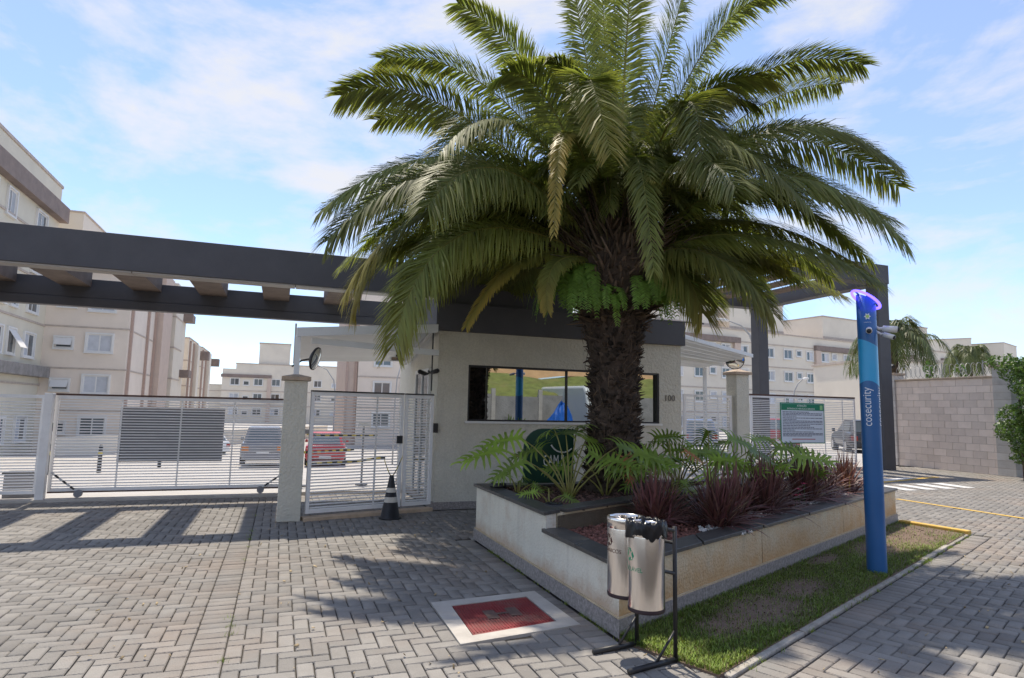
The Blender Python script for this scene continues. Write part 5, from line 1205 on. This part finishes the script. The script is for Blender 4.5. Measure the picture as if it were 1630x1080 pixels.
for z in (4.75, 2.15, -.4):
    for x, w_ in ((1.35, 1.4), (3.45, .9), (5.15, 1.4), (8.05, 1.4), (12.6, 1.2), (15.2, 1.3), (18.3, .9), (20.0, 1.3), (23, 1.3)):
        window(D, x, -.002, z, w_, 1.15 if w_ > 1 else .7, 0, 'slide' if w_ > 1 else 'fixed', tints())
plain_block('low cream block far away left of the brown-banded one', -17, 113, 4.9, 8, -2, 4.7, bands=(3.7,))
# --- E: pink block between canopy and guard house
E_ = thing('apartment_block', 'pink-cream apartment block seen under the entrance canopy', 'building', W(2.9, 46), ROT)
MB().box(1.0, 14, 0, 10, -2, 12).build('wall', M['b_pink'], E_); MB().box(0, 1.0, .4, 10, -2, 12).build('recess_wall', M['b_bay'], E_)
for x, y in ((.02, .2), (.78, .2)): MB().box(x, x+.18, y, y+.2, -2, 12).build('downpipe', M['pipe'], E_)
for z in (1.4, 4.05, 6.7): MB().box(.98, 14.02, -.05, 0, z-.06, z+.06).build('floor_band', M['b_line'], E_)
for k in range(3):
    window(E_, 2.38, -.001, -.25+2.65*k, 1.42, 1.2, 0, 'slide', 'glass_house'); window(E_, 4.72, -.001, .1+2.65*k, 1.0, .85, 0, 'tilt' if k == 1 else 'fixed', 'glass_house'); window(E_, 8.2, -.001, -.25+2.65*k, 1.4, 1.2, 0, 'slide', tints())
# --- F: long block on the right
Fb = thing('apartment_block', 'long four storey cream block with brown bands behind the right gate', 'building', (32.28, 75.7, 0), rad(28))
MB().box(-24, 48, 0, 12, -1.5, 11.2).build('wall', M['b_cream'], Fb)
MB().box(-24.1, 48.1, -.1, 12.1, 11.2, 11.36).build('parapet', M['b_line'], Fb)
for x0, x1, zt in ((-18.5, -9.4, 14.9), (-7.5, 1.75, 14.9), (9.3, 18.2, 14.3), (24, 33, 14.6)):
    t = MB().box(x0, x1, .6, 8, 11.36, zt).build('roof_tower', M['b_cream'], Fb); MB().box(x0-.08, x1+.08, .52, 8.08, zt, zt+.15).build('tower_coping', M['b_line'], t)
    MB().box(x0-.03, x1+.03, .55, .6, 11.5, 11.75).build('tower_band', M['b_line'], t)
for z in (9.9, 7.2, 4.4, 1.65): MB().box(-24, 48, -.06, 0, z-.06, z+.06).build('floor_band', M['b_line'], Fb)
for p_, sg_ in ((-7.7, -1), (6.55, 1), (20.5, 1), (35, 1)):
    MB().box(p_, p_+.95, -.35, 0, -1.5, 9.65).build('pilaster', M['b_bay'], Fb); a_, b_ = (p_-8, p_+.95) if sg_ < 0 else (p_, p_+8)
    MB().box(a_, b_, -.4, 0, 9.66, 10.3).build('roof_band', M['b_brown'], Fb)
for p_ in (-22.1, -7.5, 7.1, 21.7, 36.3):
    for k in range(4):
        zt = 9.45-2.75*k
        for dx, w_, h_ in ((.85, 1.3, 1.1), (2.95, .85, .75), (5.3, 1.3, 1.1), (8.45, 1.45, 1.1), (10.75, .85, .7), (12.6, 1.2, 1.1)):
            if p_+dx > 46 or p_+dx < -23: continue
            window(Fb, p_+dx, -.002, zt-h_, w_, h_, 0, 'slide' if w_ > 1 else 'fixed', tints())
# --- G: far right roofs
plain_block('cream tower block far right behind the small feather palm', 0, 0, 14, 9, -1, 15.6, loc=Vector((81.0, 110, 0)), rz=rad(55))
plain_block('lower cream tower block furthest right above the block wall', 0, 0, 9, 7, -1, 15.0, loc=Vector((87.1, 110.5, 0)), rz=rad(40))
lowb = thing('low_building', 'low cream building with dark coping just behind the block wall', 'building', (22.0, 38.0, 0), rad(8))
MB().box(0, 14, 0, 6, -.5, 4.9).build('wall', M['b_cream'], lowb); MB().box(-.1, 14.1, -.1, 6.1, 4.9, 5.05).build('coping', M['b_line'], lowb)
# yard wall behind the parking, seen through the gates
tag(MB().obox(W(-14, 33), W(2.5, 60), .2, -1.9, -.6).build('yard_wall', M['b_cream']), 'low cream yard wall beyond the parked cars', 'wall')
bank_m = mat('verge', (.10, .13, .05), .9, .3, 2)
vg = tag(MB().prism([tuple(W(a, b)[:2]) for a, b in ((9.5, 9.7), (16, 9.7), (16, 11.5), (9.5, 11.5))], -.12, .05).build('verge', bank_m), 'strip of grass verge behind the right sliding gate', kind='structure')

# ================================================================ cars
M['tyre'] = mat('tyre', (.02, .02, .02), .8, .1); M['carglass'] = mat('car_glass', (.10, .12, .14), .06, .1, 1, spec=.9); M['lamp_red'] = mat('lamp_red', (.35, .02, .015), .3, .1, spec=.7); M['lamp_orange'] = mat('lamp_orange', (.5, .16, .03), .3, .1); M['plate'] = mat('plate', (.6, .6, .6), .5, .05)
def car(label, loc, rz, col, suv=False, rough=.3):
    t = thing('parked_car', label, 'car', loc, rz, 'cars in the yard'); pm_ = mat('car_paint', col, rough, .03, 2, spec=.6, coat=.5)
    L_, wd, h = (4.3, .89, 1.62) if suv else (4.0, .86, 1.47); bz, belt = .22, (.98 if suv else .92)
    # stations along y (rear at y=0): half width, lower z, belt z, roof z, roof half width
    st = [(0.0, wd*.86, .34, belt*.86, None), (.06, wd*.96, .26, belt*.98, None), (.28, wd, bz, belt, None), (1.0, wd, bz, belt+.01, None), (2.5, wd, bz, belt+.01, None), (3.1, wd*.98, bz, belt-.02, None), (L_-.35, wd*.95, bz, belt-.14, None), (L_-.04, wd*.86, .28, belt-.3, None), (L_, wd*.75, .36, belt-.42, None)]
    V = []; F = []
    for (y, w_, zl, zb_, _) in st:
        for (fx, fz) in ((-.80, 0), (-1, .22), (-1.0, .55), (-.965, .93), (-.90, 1.0), (.90, 1.0), (.965, .93), (1.0, .55), (1, .22), (.80, 0)): V.append((w_*fx, y, zl+(zb_-zl)*fz))
    k = 10
    for i in range(len(st)-1):
        for j in range(k): F.append((i*k+j, i*k+(j+1) % k, (i+1)*k+(j+1) % k, (i+1)*k+j))
    F.append(tuple(range(k-1, -1, -1))); F.append(tuple((len(st)-1)*k+j for j in range(k)))
    mb = MB(); mb.v = V; mb.f = F; mb.build('body', pm_, t, True, bevel=.02)
    cab = [(.16 if suv else .12, wd*.86, belt-.02), (.34 if suv else .52, wd*.70, h-.05), (.7, wd*.70, h), (2.0, wd*.70, h-.02), (2.95, wd*.84, belt-.02)]
    gl = MB(); 
    a = cab; gv = [(-a[0][1], a[0][0], a[0][2]), (a[0][1], a[0][0], a[0][2]), (-a[1][1], a[1][0], a[1][2]), (a[1][1], a[1][0], a[1][2]), (-a[2][1], a[2][0], a[2][2]), (a[2][1], a[2][0], a[2][2]), (-a[3][1], a[3][0], a[3][2]), (a[3][1], a[3][0], a[3][2]), (-a[4][1], a[4][0], a[4][2]), (a[4][1], a[4][0], a[4][2])]
    gl.add(gv, [(0, 1, 3, 2), (2, 3, 5, 4), (4, 5, 7, 6), (6, 7, 9, 8), (0, 2, 4, 6, 8), (1, 9, 7, 5, 3)]); cabin = gl.build('cabin', pm_, t, False, bevel=.05)
    def quad(p, s, o_, nm, m, par):
        c = sum((Vector(q) for q in p), Vector())/4; n = (Vector(p[1])-Vector(p[0])).cross(Vector(p[3])-Vector(p[0])).normalized()
        q = [c+(Vector(x)-c)*s+n*o_ for x in p]; q2 = [x-n*.012 for x in q]
        return MB().add(q+q2, [(0,1,2,3),(7,6,5,4),(0,4,5,1),(1,5,6,2),(2,6,7,3),(3,7,4,0)]).build(nm, m, par)
    quad([gv[0], gv[1], gv[3], gv[2]], .84, .006, 'rear_window', M['carglass'], cabin); quad([gv[9], gv[8], gv[6], gv[7]], .88, .006, 'windscreen', M['carglass'], cabin)
    sw = [(wd*.86, .45, belt+.03), (wd*.85, 2.75, belt+.03), (wd*.715, 1.95, h-.09), (wd*.715, .65, h-.09)]
    quad(sw, .93, .012, 'side_window', M['carglass'], cabin); quad([(-x, y, z) for x, y, z in (sw[1], sw[0], sw[3], sw[2])], .93, .012, 'side_window', M['carglass'], cabin)
    for s in (-1, 1):
        x0, x1 = sorted((s*wd*.62, s*wd*.93))
        MB().box(x0, x1, -.012 if not suv else -.02, .16, belt*.62, belt*.84).build('tail_light', M['lamp_red'] if not suv else M['lamp_orange'], t, bevel=.02)
        for y in (.75, L_-.85):
            w1 = MB().tube([(s*(wd-.2), y, .31), (s*(wd+.005), y, .31)], .31, 20).build('wheel', M['tyre'], t, True); MB().tube([(s*(wd-.0), y, .31), (s*(wd+.012), y, .31)], .19, 14).build('rim', M['alu'], w1)
        MB().box(s*wd*1.0 if s > 0 else -wd*1.14, wd*1.14 if s > 0 else -wd*1.0, 2.55, 2.72, belt-.02, belt+.12).build('wing_mirror', pm_, t, bevel=.02)
    MB().box(-wd*.9, wd*.9, -.05, .12, .27, .50).build('rear_bumper', pm_ if not suv else M['grey_panel'], t, bevel=.04)
    MB().box(-.25, .25, -.058, -.051, .52 if suv else .34, .64 if suv else .46).build('number_plate', M['plate'], t)
    MB().box(-wd*.72, wd*.72, -.057, -.051, .29, .33).build('bumper_trim', M['plate'] if suv else M['black_metal'], t)
    return t
car('dark grey estate car parked left of the gate pillar, seen from behind', (-10.30, 26.6, -1.08), rad(20), (.16, .165, .19), True)
car('red hatchback parked right of the gate pillar, seen from behind', (-7.92, 27.4, -1.12), rad(15), (.42, .02, .025))
car('white car parked further back in the yard', (-17.6, 38.5, -1.72), rad(60), (.7, .7, .7))
car('black car parked far behind the grey estate', (-17.2, 46, -1.75), rad(20), (.03, .03, .035))
car('dark car parked behind the right sliding gate near the totem', (15.4, 27.0, -.1), rad(-15), (.025, .028, .035))
car('red car parked behind the notice board', (12.4, 29.0, -.12), rad(-15), (.32, .02, .02))
car('silver car parked behind the right gate, furthest right', (18.2, 29.5, -.12), rad(-15), (.4, .41, .43))
car('blue-grey car parked behind the right pedestrian gate', (9.0, 30.0, -.25), rad(-15), (.10, .13, .2))
# bollards in the yard
for k, (u_, v_, lb) in enumerate([(-8.8, 14, 'small black bollard left in the yard'), (-7.9, 16, 'small black bollard beside the pink block'), (-6.7, 20, 'small black bollard further down the yard')]):
    t = thing('bollard', lb, 'bollard', W(u_, v_, terrain(u_, v_)), 0, 'yard bollards'); MB().lathe([(.001, 0), (.07, 0), (.06, .9), (.03, .95), (.001, .95)], 12).build('shaft', M['black_metal'], t, True); MB().lathe([(.066, .6), (.064, .72)], 12).build('band', M['tape_y'], t)
# street lamps
M['lamp_grey'] = mat('lamp_grey', (.34, .34, .34), .5, .1)
def lamp(label, loc, pts, head, r0=.06):
    t = thing('street_lamp', label, 'street lamp', loc, 0, 'yard street lamps'); MB().tube(pts, [r0*(1-.45*i/(len(pts)-1)) for i in range(len(pts))], 8).build('pole', M['lamp_grey'], t, True)
    e = Vector(pts[-1]); h = Vector(head); b = MB().tube([e, e+h*.3, e+h], [r0*.7, r0*1.6, r0*.9], 8); b.build('head', M['wframe'], t, True)
lamp('tall street lamp with curved arm over the right block', (17.45, 45, -.3), [(0, 0, 0), (0, 0, 6.6), (-.3, 0, 7.5), (-.9, 0, 8.15), (-1.8, 0, 8.5)], (-1.0, 0, .12), .09)
lamp('short curved street lamp above the notice board', (17.95, 40, -.3), [(0, 0, 0), (0, 0, 2.6), (.05, 0, 3.3), (.3, 0, 3.8), (.6, 0, 4.1)], (.4, 0, .05), .06)
lamp('slim street lamp seen beside the guard house flank', (-5.5, 30, -1.2), [(0, 0, 0), (0, 0, 2.9), (.06, 0, 4.0), (.2, 0, 4.6)], (.14, 0, .15), .04)
lamp('curved street lamp above the walk gate', (-8.35, 30, -1.2), [(0, 0, 0), (0, 0, 3.2), (-.1, 0, 3.9), (-.45, 0, 4.4), (-.9, 0, 4.6)], (-.2, 0, .02), .035)

# ================================================================ across the street (behind the viewer; mirrored in the window)
M['stonewall'] = mat('retaining_stone', (.30, .29, .28), .95, .3, 3, .6, 20, stain=(.14, .13, .12), stain_scale=1.5, stain_amt=.7)
rwl = thing('retaining_wall', 'stained grey retaining wall across the street', 'wall', W(-6, -13.6), ROT)
for k in range(13):
    MB().box(k*2+.01, k*2+1.99, -.3, 0, -.05, 2.05+.05*math.sin(k*3)).build('panel', M['stonewall'], rwl)
    MB().box(k*2-.08, k*2+.08, -.02, .06, -.05, 2.3).build('rib_post', M['concrete'], rwl)
bm_ = mat('bank_grass', (.15, .17, .045), .95, .35, 3, .5, 15, stain=(.26, .20, .08), stain_scale=.8, stain_amt=.5)
mb = MB(); nx, ny = 40, 10
for j in range(ny):
    for i in range(nx):
        d = j/(ny-1); p = W(-8+i*.85, -13.9-d*3.6); mb.v.append((p.x, p.y, 2.0+d*1.05+.12*math.sin(i*1.3+j)))
for j in range(ny-1):
    for i in range(nx-1): mb.f.append((j*nx+i, (j+1)*nx+i, (j+1)*nx+i+1, j*nx+i+1))
tag(mb.build('bank', bm_), 'grassy bank above the retaining wall across the street', kind='structure')
em = mat('bare_earth', (.42, .26, .13), .95, .2, 2)
mb = MB()
for j in range(6):
    for i in range(nx):
        d = j/5; p = W(-8+i*.85, -17.4-d*7); mb.v.append((p.x, p.y, 2.98+d*3.2+.15*math.sin(i*.9+j)))
for j in range(5):
    for i in range(nx-1): mb.f.append((j*nx+i, (j+1)*nx+i, (j+1)*nx+i+1, j*nx+i+1))
tag(mb.build('earth_slope', em), 'bare orange earth slope above the grassy bank across the street', kind='structure')
M['tarp'] = mat('blue_tarp', (.012, .10, .42), .4, .15, 6, .6, 6)
mb = MB(); rr_ = np.random.default_rng(8)
prof = [(.85, 0), (.80, .4), (.72, .8), (.66, 1.15), (.50, 1.45), (.40, 1.6), (.22, 1.82), (.06, 1.92), (.001, 1.93)]
for j, (r1, z) in enumerate(prof):
    for k in range(30):
        a = 2*math.pi*k/30; q = 1+.16*math.sin(3*a+.6)+.10*math.sin(7*a+z*3)+rr_.normal(0, .05); mb.v.append((r1*q*math.cos(a)+.16*z, r1*.8*q*math.sin(a), z+(rr_.normal(0, .05) if z else 0)))
for j in range(len(prof)-1):
    for k in range(30): mb.f.append((j*30+k, j*30+(k+1) % 30, (j+1)*30+(k+1) % 30, (j+1)*30+k))
tp = mb.build('tarpaulin_heap', M['tarp']); tp.location = W(7.45, -10.9); tp.scale = (.68, .68, .92); tag(tp, 'bright blue tarpaulin draped over a stack across the street', 'tarpaulin')
vn = thing('parked_van', 'white van with a round front badge parked across the street', 'van', W(9.0, -11.3), ROT)
vp = mat('van_white', (.66, .68, .68), .3, .03, 2, coat=.4)
sx_ = [(0, .35), (0, 1.05), (-.10, 1.25), (-.42, 2.25), (-.6, 2.45), (-4.4, 2.5), (-4.5, 2.3), (-4.5, .35)]
mb = MB(); n = len(sx_)
mb.v = [(0.0, y, z) for y, z in sx_]+[(1.85, y, z) for y, z in sx_]; mb.f = [tuple(range(n-1, -1, -1)), tuple(range(n, 2*n))]+[(i, (i+1) % n, n+(i+1) % n, n+i) for i in range(n)]
mb.build('body', vp, vn, bevel=.09)
ws = MB().add([(.14, -.10, 1.32), (1.71, -.10, 1.32), (1.60, -.39, 2.22), (.25, -.39, 2.22)], [(1, 0, 3, 2)]); ws.v = [(x, y+.02, z) for x, y, z in ws.v]; ws.build('windscreen', M['carglass'], vn)
MB().box(.08, 1.77, .0, .07, .35, .62).build('front_bumper', M['grey_panel'], vn, bevel=.03)
for x in (.12, 1.45): MB().box(x, x+.28, .005, .03, .78, .98).build('headlight', M['mirror'], vn, bevel=.03)
bz_ = empty('badge', (.925, .03, 1.0), 0, vn)
MB().tube([(.17*math.cos(a), .0, .17*math.sin(a)) for a in np.linspace(0, 2*math.pi, 25)], .014, 6, False).build('ring', M['black_metal'], bz_)
MB().tube([(-.08, 0, .14), (0, 0, .02), (.08, 0, .14)], .012, 5).tube([(-.14, 0, .08), (-.06, 0, -.13), (0, 0, .0), (.06, 0, -.13), (.14, 0, .08)], .012, 5).build('strokes', M['black_metal'], bz_)
for x in (.0, 1.65):
    for y in (-.8, -3.6): MB().tube([(x+(-.01), y, .34), (x+.21, y, .34)], .34, 20).build('wheel', M['tyre'], vn, True)
